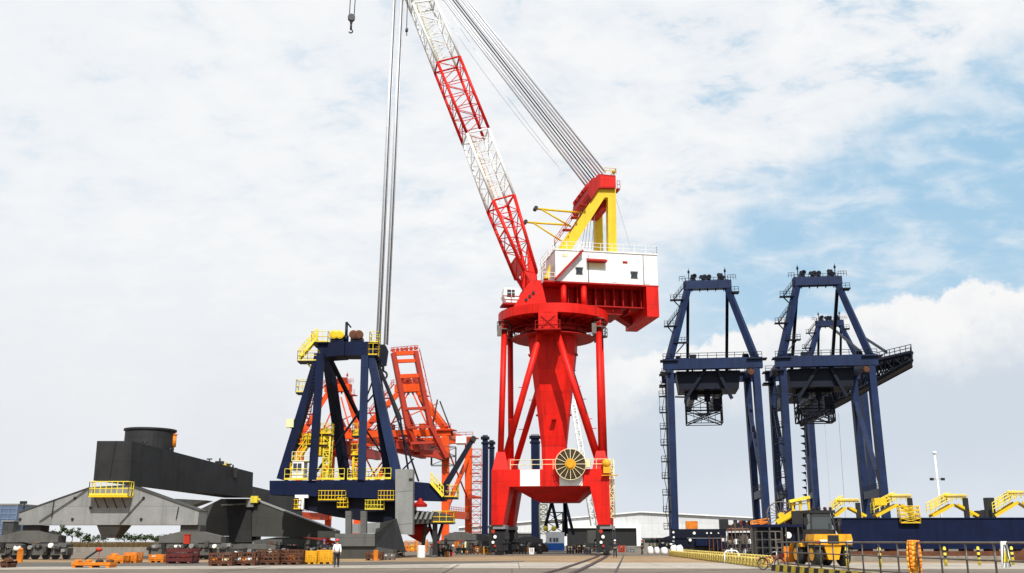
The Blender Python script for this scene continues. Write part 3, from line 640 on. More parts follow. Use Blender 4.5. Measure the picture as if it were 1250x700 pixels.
for (a, b, v) in (((752, 243), (771, 307), aN), ((716, 268), (710, 302), .5), ((719, 262), (714, 303), .9), ((722, 258), (718, 304), 1.3), ((727, 252), (722, 304), 1.6)):
    mb = MB(); mb.tube(FS.pix(*a, v), FS.pix(*b, v), .04, 5); mb.build('winch_rope', ROPE, crane)
# two small auxiliary hooks
for (px0, px1, ptop, pb, yb, sc) in ((426.3, 432.2, 429, 22, 39, 1), (496, 496.6, 496.5, 37, 43, .4)):
    c = FS.pix(ptop, pb, 0); zt3 = jt.z if sc == 1 else tipc.z - 1
    for px in (px0, px1):
        p = FS.pix(px, pb, 0); mb = MB(); mb.tube(p, V3((p.x + (.25 if sc == 1 else 0), p.y, zt3)), .065 if sc == 1 else .03, 6); mb.build('auxiliary_rope', DGREY, crane)
    mb = MB(); r = .52 * sc; mb.lathe(c - FS.V * .3, FS.V, [(r, 0), (r, .6)], 16); mb.lathe(c - UP * r * 1.7, UP, [(r * .35, 0), (r * .5, r)], 10); a_ = mb.build('auxiliary_block', BLACK, crane)
    zb = FS.uz(ptop, yb, 0)[1]; mb = MB(); k = V3((c.x, c.y, c.z - r * 1.7)); e = V3((c.x, c.y, zb + r * .6)); mb.tube(k, e, r * .3, 8)
    mb.path([e + V3((math.sin(x) * r * .5, 0, math.cos(x) * r * .5 - r * .5)) for x in [i * .5 for i in range(10)]], r * .18, 6); mb.build('hook', BLACK, a_)
# ------------------------------------------------------------------ grey portal undercarriage at the left
F0 = Fr(W(130, 660, 74), 0)
und = thing('crane_undercarriage', 'grey crane undercarriage with a charcoal box girder and round slewing ring on two sill beams', 'crane section', F0.o)
NY = 0.0
def pl(pts, v, d, name, m, par, fr=F0, x=1):
    mb = MB(); mb.prism([fr.pix(a, b, v) for a, b in pts], fr.V * d); return mb.build(name, m, par)
sill = pl([(23, 625), (108, 595), (157, 592), (243, 623), (241, 641), (23, 641)], 0, 2.6, 'sill_beam', GREY, und)
hop = [F0.pix(118, 641.2, .1), F0.pix(149, 641.2, .1), F0.pix(149, 641.2, .1) + F0.V * 2.4, F0.pix(118, 641.2, .1) + F0.V * 2.4]
ho2 = [F0.pix(124, 657, .5), F0.pix(140, 657, .5), F0.pix(140, 657, .5) + F0.V * 1.6, F0.pix(124, 657, .5) + F0.V * 1.6]
mb = MB(); mb.hexa(ho2, hop); mb.build('hopper', DGREY, sill)
mb = MB()
e = [(23, 625), (108, 595), (157, 592), (243, 623)]
for a, b in zip(e, e[1:]): A, B = F0.pix(*a, -.08), F0.pix(*b, -.08); mb.prism([A, B, B - UP * .1, A - UP * .1], F0.V * 2.75)
mb.build('flange', DGREY, sill)
for a, b in (((48, 637), (92, 608)), ((146, 640), (176, 607)), ((92, 608), (107, 597)), ((63, 632), (66, 610)), ((215, 634), (218, 619))):
    mb = MB(); mb.tube(F0.pix(*a, -.12), F0.pix(*b, -.12), .045, 5); mb.build('hose', BLACK, sill)
mb = MB()
for p in ((88, 634), (172, 634), (110, 620), (24, 634), (91, 608), (175, 608)): mb.lathe(F0.pix(*p, -.13), F0.V, [(.12, 0), (.12, .12)], 8)
sb = mb
for i, p in enumerate(((88, 634), (172, 634), (110, 620), (24, 634), (91, 608), (175, 608))):
    m1 = MB(); m1.lathe(F0.pix(*p, -.13), F0.V, [(.12, 0), (.12, .12)], 8); m1.build('lifting_lug', BLACK, sill)
mb = MB(); p = F0.pix(29, 622, .5); mb.tube(p, p + UP * .5, .06, 6); mb.fbox(Fr(p, 0), -.4, .2, -.1, .1, p.z + .5, p.z + .75); mb.build('lamp', BLACK, sill)
# yellow basket platform
Pz = [F0.pix(108, 605, -1.3), F0.pix(156, 605, -1.3)]; mb = MB(); mb.prism([Pz[0], Pz[1], Pz[1] + F0.V * 1.2, Pz[0] + F0.V * 1.2], -UP * .16); pf = mb.build('platform', YEL, und)
mb = MB(); c0 = Pz[0] + F0.V * 1.2; c1 = Pz[1] + F0.V * 1.2
mb.rail([c0, Pz[0], Pz[1], c1], 1.25, .045, .52, 2, 5); mb.beam(Pz[0] + UP * .09, Pz[1] + UP * .09, .03, .18); mb.build('railing', LYEL, pf)
mb = MB()
for k in range(4): q = Pz[0].lerp(Pz[1], .15 + .23 * k) - UP * .17; mb.tube(q + F0.V * .1, q + F0.V * 1.25 - UP * .9, .05, 5)
mb.build('bracket', BLACK, pf)
# the long charcoal box girder (recedes to the right)
nL, nR = F0.pix(118.5, 538.5, .2), F0.pix(161, 538.5, .2); bL, bR = F0.pix(114, 587, .2), F0.pix(158, 592.5, .2)
YF = 27.0
fT, fB = F0.pix(309, 577, YF), F0.pix(308, 608, YF)
wv = nL - nR
mb = MB(); mb.hexa([bL, bR, fB, fB + wv], [nL, nR, fT, fT + wv]); gir = mb.build('box_girder', CHAR, und)
mb = MB()
mb.tube(nL.lerp(nR, .55) - UP * .0 - F0.V * .05, bL.lerp(bR, .44) - F0.V * .05 + UP * .4, .03, 5); mb.build('hose', BLACK, gir)
for k, f in enumerate((.12, .3, .62, .8)):
    p = nR.lerp(fT, f) - V3((.5, 0, 0)); mb = MB(); mb.tube(p, p + UP * .35, .08, 6); mb.tube(p + UP * .35 - V3((.3, 0, 0)), p + UP * .35 + V3((.3, 0, 0)), .08, 6); mb.build('lug', BLACK, gir)
# slewing ring
rcx = F0.pix(182, 545, 9.5); zr0 = nR.lerp(fT, .34).z - .3
zr1 = F0.pix(182, 521.5, 7)[2]; rr_ = (F0.pix(211, 530, 9.5) - F0.pix(153, 530, 9.5)).length / 2
mb = MB(); mb.lathe(V3((rcx.x, rcx.y, zr0)), UP, [(rr_, 0), (rr_, zr1 - zr0 - .2), (rr_ + .15, zr1 - zr0 - .18), (rr_ + .15, zr1 - zr0), (rr_ - .4, zr1 - zr0)], 40); mb.build('slew_ring', CHAR, und)
p = F0.pix(212, 546, 9.5); mb = MB(); mb.tube(p, p + UP * 1.25, .22, 12); mb.lathe(p + UP * 1.25, UP, [(.3, 0), (.3, .1)], 12); mb.build('bollard_pipe', SORANGE, und)
for px, py in ((268, 563), (284, 571), (276, 567)):
    p = F0.pix(px, py + 4, 22); mb = MB(); mb.fbox(Fr(p, 0), -.45, .45, -.3, .3, p.z - .8, p.z + .35); mb.tube(p + UP * .35, p + UP * .7, .1, 6); mb.build('winch', (YEL, BLACK, BLACK)[(int(px) % 3)], gir)
# far sill beam with its column
sf = pl([(244, 622), (270, 609), (308, 610), (410, 649), (410, 657), (244, 654)], YF, 3, 'sill_beam', DGREY, und)
pl([(276, 609), (307, 609), (307, 662), (280, 662)], YF - .25, .24, 'column_plate', CHAR, sf)
pl([(308, 594), (363, 607), (363, 633), (308, 612.5)], YF + 6, 3, 'upper_girder', CHAR, und)
pl([(214, 609), (252, 611), (230, 619), (206, 616)], YF + 8, 3, 'trough', DGREY, und)
A, B = F0.pix(308, 610, YF - .1), F0.pix(410, 649, YF - .1); mb = MB(); mb.prism([A, B, B + UP * .12, A + UP * .12], F0.V * 3.1); mb.build('flange', GREY2, sf)
p0, p1 = F0.pix(270, 617, YF - .3), F0.pix(306, 615, YF - .3); mb = MB(); mb.tube(p0, p1, .12, 6); mb.fbox(Fr(p1, 0), -.5, .4, -.3, .2, p1.z - .4, p1.z + .5); mb.build('pipe', GREY2, sf)
A = F0.pix(311, 610, YF - .4); mb = MB(); mb.fbox(Fr(A, 0), -.4, .4, -.4, .3, A.z - .4, A.z + .4); mb.tube(A - V3((.7, 0, 0)), A + V3((.7, 0, 0)), .12, 6); mb.build('winch', LYEL, sf)
# bogies of both sills
X_ = V3((1, 0, 0))
def bog(px, v, pyt, L, w=1.7, n=4, m=BOGIE, nm='wheel_bogie'):
    u, z = F0.uz(px, pyt, v); return bogies(und, F0, u, v + 1.2, z, L, X_, w, m, BLACK, .36, nm, n)
mb = MB(); u0, z0 = F0.uz(22, 650, 0); u1, z1 = F0.uz(50, 641.3, 0); mb.fbox(F0, u0 + .2, u1 - .2, .4, 2.2, z0, z1 - .01); mb.build('pivot_block', BLACK, und)
bog(34, 0, 648, 7.6)
mb = MB(); u0, z0 = F0.uz(218, 650, 0); u1, z1 = F0.uz(243, 641.3, 0); mb.fbox(F0, u0, u1, .4, 2.2, z0, z1 - .01); mb.build('pivot_block', DGREY, und)
bog(231, 0, 649, 8.0)
u0, z0 = F0.uz(276, 672, YF); mb = MB(); mb.fbox(F0, u0, u0 + 3.4, YF + .4, YF + 2.6, 1.6, F0.uz(276, 655, YF)[1]); mb.build('pivot_block', CHAR, und)
bog(268, YF, 655, 9.5, 1.9); bog(350, YF, 656, 11, 1.9); bog(302, YF - 14, 664, 8, 1.7)
# ------------------------------------------------------------------ navy crane upper section in the middle left
N0 = Fr(W(425, 660, 84), 0)
nav = thing('crane_upper_section', 'navy crane section with splayed legs and yellow railings under the hook block', 'crane section', N0.o)
def npx(p, v): return N0.pix(p[0], p[1], v)
def nbeam(name, a, va, b, vb, w, d, m=NAVY, par=None, w2=None):
    mb = MB(); mb.beam(npx(a, va), npx(b, vb), w, d, w2, d if w2 is None else d * w2 / w); return mb.build(name, m, par or nav)
def npoly(name, pts, v, d, m=NAVY, par=None):
    mb = MB(); mb.prism([npx(p, v) for p in pts], N0.V * d); return mb.build(name, m, par or nav)
hull = npoly('deck_beam', [(329, 587), (484, 586), (545, 592), (541, 611.5), (506, 610.5), (329, 604)], 0, 2.5)
npoly('deck_beam', [(345, 589), (540, 594), (536, 606), (345, 602)], 10.5, 2.5)
npoly('cross_girder', [(329, 588), (352, 588), (352, 603), (329, 602)], 2.501, 8.0, NAVYD)
npoly('cross_girder', [(500, 592), (543, 594), (540, 609), (500, 607)], 2.501, 8.0, NAVYD)
und2 = npoly('trolley_frame', [(364, 604.5), (500, 611), (500, 640), (440, 636), (408, 631), (366, 621)], 1.0, 8, NAVYD)
beamt = npoly('top_beam', [(387.5, 418.5), (420, 417), (420, 434), (387.5, 436)], 1.0, 3.0)
npoly('top_beam', [(420.1, 417), (446, 417.5), (446, 434), (420.1, 434)], 1.4, 2.6)
npoly('leg_head', [(446.1, 417), (457, 418), (459, 436), (444.5, 437)], .9, 6.5)
nbeam('front_leg', (390, 434), .9, (344.5, 586), .9, 1.3, .82, NAVY, None, 1.5)
nbeam('front_leg', (452.5, 435), .9, (486, 586), .9, 1.3, .85, BLUE, None, 1.5)  # bluer than the left leg: the light on it is put into the colour
nbeam('post', (391.5, 432), .0, (381.5, 586), .0, .8, .66)
nbeam('post', (445.5, 434), .0, (441.5, 586), .0, .8, .5, BLUE)
nbeam('rear_leg', (399.5, 434), 7.0, (422, 586), 10.8, 1.0, .85, NAVYD)
nbeam('rear_leg', (456, 436), 7.0, (476, 586), 10.8, 1.0, .85, NAVYD)
nbeam('tie_bar', (402.5, 437), 4, (441, 515), 10.8, .35, .4, NAVYD)
nbeam('tie_bar', (438, 512), 10.8, (490, 590), 10.9, .18, .2, NAVYD); nbeam('tie_bar', (448, 490), 6, (378, 588), 9, .18, .2, NAVYD); nbeam('tie_bar', (456, 462), 6, (440, 506), 6, .15, .15, NAVYD)
nbeam('tie_bar', (461, 440), 4, (511, 588), 5, .16, .2, NAVYD); nbeam('tie_bar', (459, 440), 5, (489, 512), 5, .34, .4, BLACK); nbeam('tie_bar', (488, 508), 5, (500, 585), 5, .16, .2, NAVYD); nbeam('tie_bar', (505, 560), 5, (489, 576), 5, .14, .16, NAVYD)
nbeam('tie_bar', (441, 500), .4, (466, 470), .9, .16, .2, NAVYD)
# leaning stay at the right end
s_ = nbeam('boom_stay', (542, 596), 1.2, (577.5, 536), 1.2, .6, .62, NAVYD, None, .45); p = npx((578, 536), 1.2); mb = MB(); mb.lathe(p - N0.V * .4, N0.V, [(.3, 0), (.3, .8)], 12); mb.build('pin', BLACK, s_)
# machinery on the top beam
def lump(px0, px1, y0, y1, v, m, par, nm='winch'):
    u0, z0 = N0.uz(px0, y0, v); u1, z1 = N0.uz(px1, y1, v); mb = MB(); c = (u0 + u1) / 2; r = (u1 - u0) / 2
    mb.prism([N0.p(u0, v, z0), N0.p(u1, v, z0), N0.p(u1 - r * .1, v, z0 + (z1 - z0) * .55), N0.p(c + r * .3, v, z1), N0.p(c - r * .5, v, z1), N0.p(u0 + r * .1, v, z0 + (z1 - z0) * .6)], N0.V * 1.4)
    mb.lathe(N0.p(c, v - .15, z0 + (z1 - z0) * .6), N0.V, [(r * .5, 0), (r * .5, 1.8)], 12); return mb.build(nm, m, par)
for a, b in ((403.5, 420), (427.5, 443)):
    l_ = lump(a, b, 417, 406.5, 1.6, NAVYD, beamt, 'sheave_block')
    for k in (.25, .68):
        u, z = N0.uz(a + (b - a) * k, 408.5, 1.5); mb = MB(); mb.lathe(N0.p(u, 1.4, z), N0.V, [(.32, 0), (.5, .06), (.42, .2), (.5, .34), (.32, .4)], 14); mb.build('sheave', RUST if a > 420 else YEL, l_)
mb = MB(); a, b, c = npx((422.5, 417), 2), npx((423.2, 393.5), 2), npx((428.5, 400), 2); mb.tube(a, b, .16, 8); mb.tube(b, c, .10, 6); mb.tube(a, a + (b - a) * .3, .28, 8); mb.build('davit', NAVYD, beamt)
p = npx((467.5, 440), 5); mb = MB(); mb.prism([npx(q, 5) for q in ((461, 424), (464, 421), (471, 422), (473.5, 428), (471, 446), (467, 446), (462, 433))], N0.V * .7); mb.build('lifting_plate', NAVYD, nav)
# yellow access platforms
def plat(nm, px0, px1, py, v, dep, h=1.15, m=LYEL, floor=NAVYD, par=None, step=.7):
    a, b = npx((px0, py), v), npx((px1, py), v); b.z = a.z; mb = MB(); mb.prism([a, b, b + N0.V * dep, a + N0.V * dep], -UP * .14); o = mb.build(nm, floor, par or nav)
    mb = MB(); mb.rail([a + N0.V * dep, a, b, b + N0.V * dep, a + N0.V * dep], h, .036, step, 2, 5); mb.beam(a + UP * .08, b + UP * .08, .04, .12); mb.build('railing', m, o); return o
plat('platform', 363, 388, 440.5, .2, 1.6); plat('platform', 361, 376, 479, .6, 1.4, 1.4); plat('platform', 449, 461, 433.5, .1, 1.6, 1.3, YEL); plat('platform', 451, 462, 418, .4, 1.6, 1.2); plat('platform', 380, 400, 417.5, .6, 3, 1.2)
for a, b in (((365, 437), (386, 413)),):
    mb = MB(); A, B = npx(a, .3), npx(b, .6)
    for dv in (0, .8): mb.beam(A + N0.V * dv, B + N0.V * dv, .08, .25)
    for i in range(12): c = A.lerp(B, (i + .5) / 12); mb.beam(c, c + N0.V * .8, .22, .04)
    st = mb.build('stair', LYEL, nav); mb = MB(); mb.rail([A, B], 1.1, .05, .8); mb.rail([A + N0.V * .8, B + N0.V * .8], 1.1, .05, .8); mb.build('railing', LYEL, st)
mb = MB(); mb.tube(npx((375, 443), .6), npx((384, 455), .8), .1, 6); mb.tube(npx((377, 479), .6), npx((372, 490), .8), .1, 6); mb.build('knee_brace', YEL, nav)
for k in range(5):                                                  # ladders up the left legs
    pass
mb = MB(); mb.ladder(npx((372, 520), .2), npx((388, 445), .2), V3((1, 0, 0)), .6, .05, .4); mb.build('ladder', NAVYD, nav)
# deck railings and cabins
mb = MB(); a, b, c = npx((347, 586), -.0), npx((477, 585), 0), npx((477, 587), 9); a2, b2 = npx((350, 588), 10.5), npx((477, 588), 10.5)
mb.rail([a, npx((420, 585.6), 0)], 1.15, .036, .62, 2, 5, True); mb.build('railing', LYEL, hull); mb = MB(); mb.rail([npx((424, 585.6), 0), b], 1.15, .036, .62, 2, 5, True); mb.build('railing', LYEL, hull); mb = MB(); mb.rail([a2, b2], 1.15, .036, .9); mb.build('railing', LYEL, hull)
u0, z0 = N0.uz(356.5, 585, .3); u1, z1 = N0.uz(371.5, 563.5, .3)
mb = MB(); mb.fbox(N0, u0, u1, .12, 2.0, z0, z1); cabn = mb.build('deck_cabin', WHITE, nav)
u, z = N0.uz(363.5, 570, .3); mb = MB(); mb.fbox(N0, u - .45, u + .45, .06, .117, z - .45, z + .35); w_ = mb.build('window', GLASS, cabn); mb = MB(); mb.fbox(N0, u - .03, u + .03, .02, .059, z - .45, z + .35); mb.fbox(N0, u - .5, u + .5, .02, .117, z - .52, z - .452); mb.build('frame', WHITE, w_)
mb = MB(); mb.fbox(N0, u0 - .1, u1 + .6, .05, 2.2, z1 + .002, z1 + .1); mb.rail([N0.p(u0 - .1, .1, z1 + .1), N0.p(u1 + .6, .1, z1 + .1), N0.p(u1 + .6, 2.2, z1 + .1)], .9, .035, .5); mb.build('roof', CREAM, cabn)
def tower(nm, px0, px1, py0, py1, v, dep, n, m):
    u0, z0 = N0.uz(px0, py0, v); u1, z1 = N0.uz(px1, py1, v); mb = MB(); q = lambda z: [N0.p(u0, v, z), N0.p(u1, v, z), N0.p(u1, v + dep, z), N0.p(u0, v + dep, z)]
    mb.truss(q(z0), q(z1), n, .09, .06); mb.ladder(N0.p((u0 + u1) / 2, v - .05, z0), N0.p((u0 + u1) / 2, v - .05, z1), V3((1, 0, 0)), .6, .05, .35); return mb.build(nm, m, nav)
tower('stair_tower', 393, 403.5, 585, 525, 1.5, 1.4, 7, LYEL); tower('stair_tower', 430, 441, 585, 552, .6, 1.2, 4, YEL); tower('stair_tower', 384, 393, 556, 526, 1.5, 1.4, 4, YEL)
plat('platform', 384, 404, 530, 1.3, 1.8, 1.2, YEL); plat('platform', 361, 400, 543, 1.2, 2, 1.2, YEL, NAVYD); plat('platform', 428, 443, 556, .5, 1.6, 1.2, YEL); plat('platform', 430, 442, 532, .8, 1.4, 1.3, YEL)
u0, z0 = N0.uz(368, 541, 1.5); u1, z1 = N0.uz(382, 529, 1.5); mb = MB(); mb.lathe(N0.p((u0 + u1) / 2, 2, z0), UP, [(.3, 0), ((u1 - u0) / 2, .4), ((u1 - u0) / 2, .8), (.3, z1 - z0)], 14); mb.build('drum', YEL, nav)
u0, z0 = N0.uz(431, 534, 1.5); u1, z1 = N0.uz(441, 523, 1.5); mb = MB(); mb.lathe(N0.p((u0 + u1) / 2, 2, z0), UP, [((u1 - u0) / 2, 0), ((u1 - u0) / 2, (z1 - z0) * .7), (.15, z1 - z0)], 14); mb.build('drum', YEL, nav)
mb = MB(); u0, z0 = N0.uz(385, 556, 1.2); u1, z1 = N0.uz(392, 541, 1.2); mb.fbox(N0, u0, u1, 1.3, 2.2, z0, z1); mb.build('control_box', YEL, nav)
mb = MB(); A, B = npx((354, 574), .3), npx((374, 545), .9)
for dv in (0, .8): mb.beam(A + N0.V * dv, B + N0.V * dv, .08, .25)
for i in range(12): c = A.lerp(B, (i + .5) / 12); mb.beam(c, c + N0.V * .8, .22, .04)
st = mb.build('stair', YEL, nav); mb = MB(); mb.rail([A, B], 1.0, .05, .8); mb.build('railing', YEL, st)
u, z = N0.uz(354, 522, .2); mb = MB(); mb.fbox(N0, u - .4, u + .4, 0, .6, z, z + .9); mb.tube(N0.p(u, .3, z), npx((361, 523), .8), .08, 6); mb.build('floodlight', CREAM, nav)
# under-deck yellow ladders and baskets
for (a, b, py) in ((388, 421, 611), (411, 423, 620), (461, 484, 611), (445, 468, 622.5), (358, 367, 622)):
    plat('platform', a, b, py, -.4, 1.2, 1.0, YEL if a != 445 else LYEL, NAVYD, und2, .35)
mb = MB(); q = [npx(p, -.3) for p in ((360, 604.3), (376, 604.3), (376, 608), (371, 608), (370, 622), (364, 622), (365, 608), (360, 608))]; mb.prism(q, N0.V * .5); mb.build('bracket', WHITE, und2)
# right hand walkway, stair and grey under-platform
plat('platform', 541, 558, 607, .3, 3, 1.25, YEL)
mb = MB(); A, B = npx((526, 589), -.3), npx((541, 606), -.3)
for dv in (0, .8): mb.beam(A + N0.V * dv, B + N0.V * dv, .08, .3)
for i in range(8): c = A.lerp(B, (i + .5) / 8); mb.beam(c, c + N0.V * .8, .22, .04)
st = mb.build('stair', LYEL, nav); mb = MB(); mb.rail([A, B], 1.0, .06, .4); mb.build('railing', LYEL, st)
npoly('machine_platform', [(504, 623), (545, 627), (553, 638), (504, 640)], .2, 6, DGREY); plat('platform', 528, 553, 638, .1, 3, 1.15, YEL)
for i in range(4): nbeam('strut', (507 + 6 * i, 634), -.1, (511 + 6 * i, 624), -.1, .22, .22, GREY2)
nbeam('strut', (520, 640), 1, (515, 676), 2, .3, .3, BLACK); nbeam('strut', (531, 640), 1, (531, 678), 1, .5, .5, BLACK); nbeam('strut', (540, 640), 2, (534, 660), 1, .25, .25, BLACK); nbeam('strut', (524, 641), 4, (530, 660), 1, .25, .25, BLACK)
mb = MB(); u, z = N0.uz(513, 619, 0); mb.lathe(N0.p(u, 0, z), UP, [(.7, 0), (.75, .25), (.3, .6), (.12, .9)], 14); mb.build('hydraulic_motor', RED2, nav)
mb = MB(); mb.tube(npx((506, 658), 3), npx((516, 640), 3), .9, 10, 1.1); mb.build('chute', RED2, nav)
# the light grey upright box in front of the deck
npoly('ballast_box', [(482.5, 573), (504, 573), (503.5, 653), (482.5, 652)], -2.0, 1.9, GREY2, nav)
mb = MB()
for py in (600, 640): a, b = npx((482.3, py + 1), -2.03), npx((503.8, py - 1), -2.03); mb.prism([a, b, b + UP * .07, a + UP * .09], N0.V * .028)
mb.build('weld_band', GREY2, nav)
u, z = N0.uz(501.5, 585.5, -2.05); mb = MB(); mb.fbox(N0, u - .2, u + .2, -2.08, -2.004, z - .12, z + .12); mb.build('lifting_lug', BLACK, nav)
# grey support block that carries the section
S0 = Fr(W(433, 675, 78), 0)
sup = thing('support_block', 'large grey steel support block with upright lugs under the navy section', 'steel block', S0.o)
def spoly(nm, pts, v, d, m=GREY, par=None):
    mb = MB(); mb.prism([S0.pix(*p, v) for p in pts], S0.V * d); return mb.build(nm, m, par or sup)
SUPG = mat('support_grey', (.095, .095, .09), .6, .2, .5, streak=.3, plates=2.0, fine=.08)
spoly('body', [(409, 651.5), (457.5, 651.5), (457.5, 667), (409, 667)], 0, 5, SUPG); 
mb = MB(); a, b = S0.pix(457.6, 651.5, 0), S0.pix(457.6, 667, 0); c, d = S0.pix(484, 633, 5), S0.pix(496, 674, 5); e_, f_ = S0.pix(457.6, 640, 5), S0.pix(457.6, 672, 5)
mb.hexa([b, d, f_, b + V3((.02, 1, 0))], [a, c, e_, a + V3((.02, 1, 0))]); mb.build('wing', CHAR, sup)
spoly('base', [(411, 667.2), (458, 667.2), (480, 672), (480, 682.5), (411, 682)], .3, 4.5, DGREY)
for x in (421.5, 440): spoly('upright', [(x, 624), (x + 7, 624), (x + 7, 651.3), (x, 651.3)], .2, .8, SUPG)
spoly('back_plate', [(429, 640), (464, 638), (463, 651), (429, 651)], 3, .4, GREY2)
# ------------------------------------------------------------------ ship-to-shore gantry cranes
def sts(fr, label, group, body, dark, rl, a=9.9, b=5.1, zd=42.4, zt=62.9, gh=10.0, legw=1.55, over=40, back=-2, pbh=2.5, cabin=True, stair=True, name='quay_crane'):
    t = thing(name, label, 'crane', fr.o, group); rnd = random.Random(5)
    P = fr.p
    zs = zd * .29
    for sv in (-1, 1):
        for su in (-1, 1):
            mb = MB(); mb.beam(P(su * (a + .35), sv * gh, zd * .07), P(su * a, sv * gh, zd + .895 - pbh), legw, legw * 1.05); l = mb.build('leg', body, t)
    for su in (-1, 1):
        mb = MB(); mb.beam(P(su * (a + .3), -gh + 1.0, zs), P(su * (a + .3), gh - 1.0, zs), legw * .7, 1.8, up=UP); s_ = mb.build('sill_tie', body, t)
        mb = MB(); mb.rail([P(su * (a + .3) - .7, -gh + 1.2, zs + .9), P(su * (a + .3) - .7, gh - 1.2, zs + .9)], 1.1, .06, 1.5); mb.build('railing', dark, s_)
        mb = MB(); mb.beam(P(su * (a + .4), -gh + 1.2, zd * .07), P(su * (a + .4), gh - 1.2, zd * .07), legw * .7, 2.0); mb.build('lower_sill', dark, t)
        mb = MB(); mb.beam(P(su * a, gh - .5, zd * .82), P(su * (a + .2), -gh + 1.3, zs + 1.5), .9, .9); mb.build('diagonal_brace', body, t)
        for sv in (-1, 1):
            bogies(t, fr, su * (a + .4), sv * gh, zd * .07 - .01, 7.5, fr.U, 1.6, dark, BLACK, .4)
    for sv in (-1, 1):
        mb = MB(); mb.fbox(fr, -a - 1.6, a + 1.6, sv * gh - .9, sv * gh + .9, zd + .9 - pbh, zd + .9); pb = mb.build('portal_beam', body, t)
        mb = MB(); z = zd + .905; v = sv * gh - .85
        mb.rail([P(-a - 1.5, v, z), P(a + 1.5, v, z)], 1.2, .07, 2.0); mb.build('railing', dark, pb)
        mb = MB(); mb.beam(P(-a - .99, sv * gh, zd - 2.6), P(-a - .99, sv * gh, zd - 2.2), 3.6, 2.6, up=fr.U)
        mb.build('corner_platform', dark, pb); mb = MB(); mb.fbox(fr, -a - 2.2, -a + 2.0, sv * gh - 1.5, sv * gh + 1.3, zd + .35, zd + .6); mb.build('corner_platform', dark, pb); mb = MB(); mb.fbox(fr, a - 2.0, a + 2.6, sv * gh - 1.5, sv * gh + 1.3, zd + .35, zd + .6); mb.build('corner_platform', dark, pb)
    for su in (-1, 1):
        mb = MB(); mb.fbox(fr, su * a - .8, su * a + .8, -gh + .95, gh - .95, zd - 1.2, zd + .4); mb.build('side_beam', body, t)
        mb = MB(); mb.beam(P(su * a, -gh, zd + .9), P(su * (b - .3), -gh + 3.0, zt - 2), 1.6, 1.5, 1.35, 1.3); mb.build('apex_leg', body, t)
        mb = MB(); mb.beam(P(su * (b - .4), -gh + 4.0, zt - 3), P(su * (b - .2), gh, zd + .9), .7, .8); mb.build('rear_leg', dark, t)
    z0, v0 = zt - 2.0, -gh + 3
    mb = MB(); mb.fbox(fr, -b - .6, b + .6, v0 - .9, v0 + 1.2, z0, zt); tb = mb.build('top_beam', body, t)
    for u in (-4.0, -2.0, 0, 2.0, 4.0):
        mb = MB(); x = u * b / 5.4; mb.prism([P(x - .25, v0 - .5, z0 - .004), P(x + .25, v0 - .5, z0 - .004), P(x + .05, v0 - .5, z0 - .7)], fr.V * .8); mb.build('gusset', dark, tb)
    for (u, w, h) in ((-3.6, 1.5, 1.7), (-1.0, .9, 1.5), (.5, .9, 1.5), (3.4, 1.6, 1.8)):
        u *= b / 5.4
        mb = MB(); mb.prism([P(u - w / 2, v0 - .4, zt), P(u + w / 2, v0 - .4, zt), P(u + w * .3, v0 - .4, zt + h), P(u - w * .3, v0 - .4, zt + h)], fr.V * 1.1)
        for j in range(3): x = u + rnd.uniform(-w / 2, w / 2); mb.lathe(P(x, v0 - .6, zt + rnd.uniform(.6, 1.4)), fr.V, [(.45, 0), (.55, .1), (.45, .3)], 10)
        mb.build('sheave_block', dark, tb)
    for u in (-4.6, 4.6):
        u *= b / 5.4
        mb = MB(); mb.tube(P(u, v0, zt), P(u, v0, zt + 3.0), .12, 6); mb.lathe(P(u, v0, zt + 2.2), UP, [(.28, 0), (.28, .5)], 8); mb.tube(P(u, v0, zt + 3), P(u, v0, zt + 3.4), .05, 5); mb.build('beacon', dark, tb)
    mb = MB(); mb.rail([P(-b - 1.6, v0 - .8, zt + .01), P(-b - .2, v0 - .8, zt + .01)], 1.2, .06, .7); mb.rail([P(b - .2, v0 - .8, zt + .01), P(b + 1.7, v0 - .8, zt + .01)], 1.2, .06, .7); mb.rail([P(-b, v0 + 1.1, zt + .01), P(b, v0 + 1.1, zt + .01)], 1.2, .06, 1.2)
    mb.rail([P(b + .3, v0 - .9, zt - 3), P(b + 2.2, v0 - .9, zt - 3)], 1.2, .06, .8); mb.build('railing', dark, tb)
    mb = MB(); mb.fbox(fr, b, b + 2.3, v0 - 1.2, v0 + 1.2, zt - 3.25, zt - 3.0); mb.build('platform', dark, t)
    # zigzag platforms on the left apex leg
    for k, (f, w) in enumerate(((.84, 2.6), (.46, 2.4), (.22, -2.6))):
        c = P(-a, -gh, zd + .9).lerp(P(-b + .3, v0, z0), f); w_ = abs(w); s_ = -1 if w > 0 else 1
        mb = MB(); mb.fbox(Fr(c, math.degrees(math.asin(-fr.U.y))), min(0, s_ * (w_ + .9)), max(0, s_ * (w_ + .9)), -1.1, .3, c.z, c.z + .22); q = Fr(c, math.degrees(math.asin(-fr.U.y)))
        mb.beam(q.p(s_ * w_, -.4, c.z), q.p(s_ * .6, -.4, c.z - 2.3), .25, .25); mb.rail([q.p(s_ * (w_ + .8), -1.0, c.z + .22), q.p(s_ * .4, -1.0, c.z + .22)], 1.1, .06, .8)
        if s_ < 0: mb.beam(q.p(s_ * w_, -.6, c.z + .2), q.p(s_ * -.4, -.6, c.z + 3.8), .18, .28); mb.rail([q.p(s_ * w_, -1.0, c.z + .2), q.p(s_ * -.4, -1.0, c.z + 3.8)], 1.0, .05, 1)
        mb.build('access_platform', dark, t)
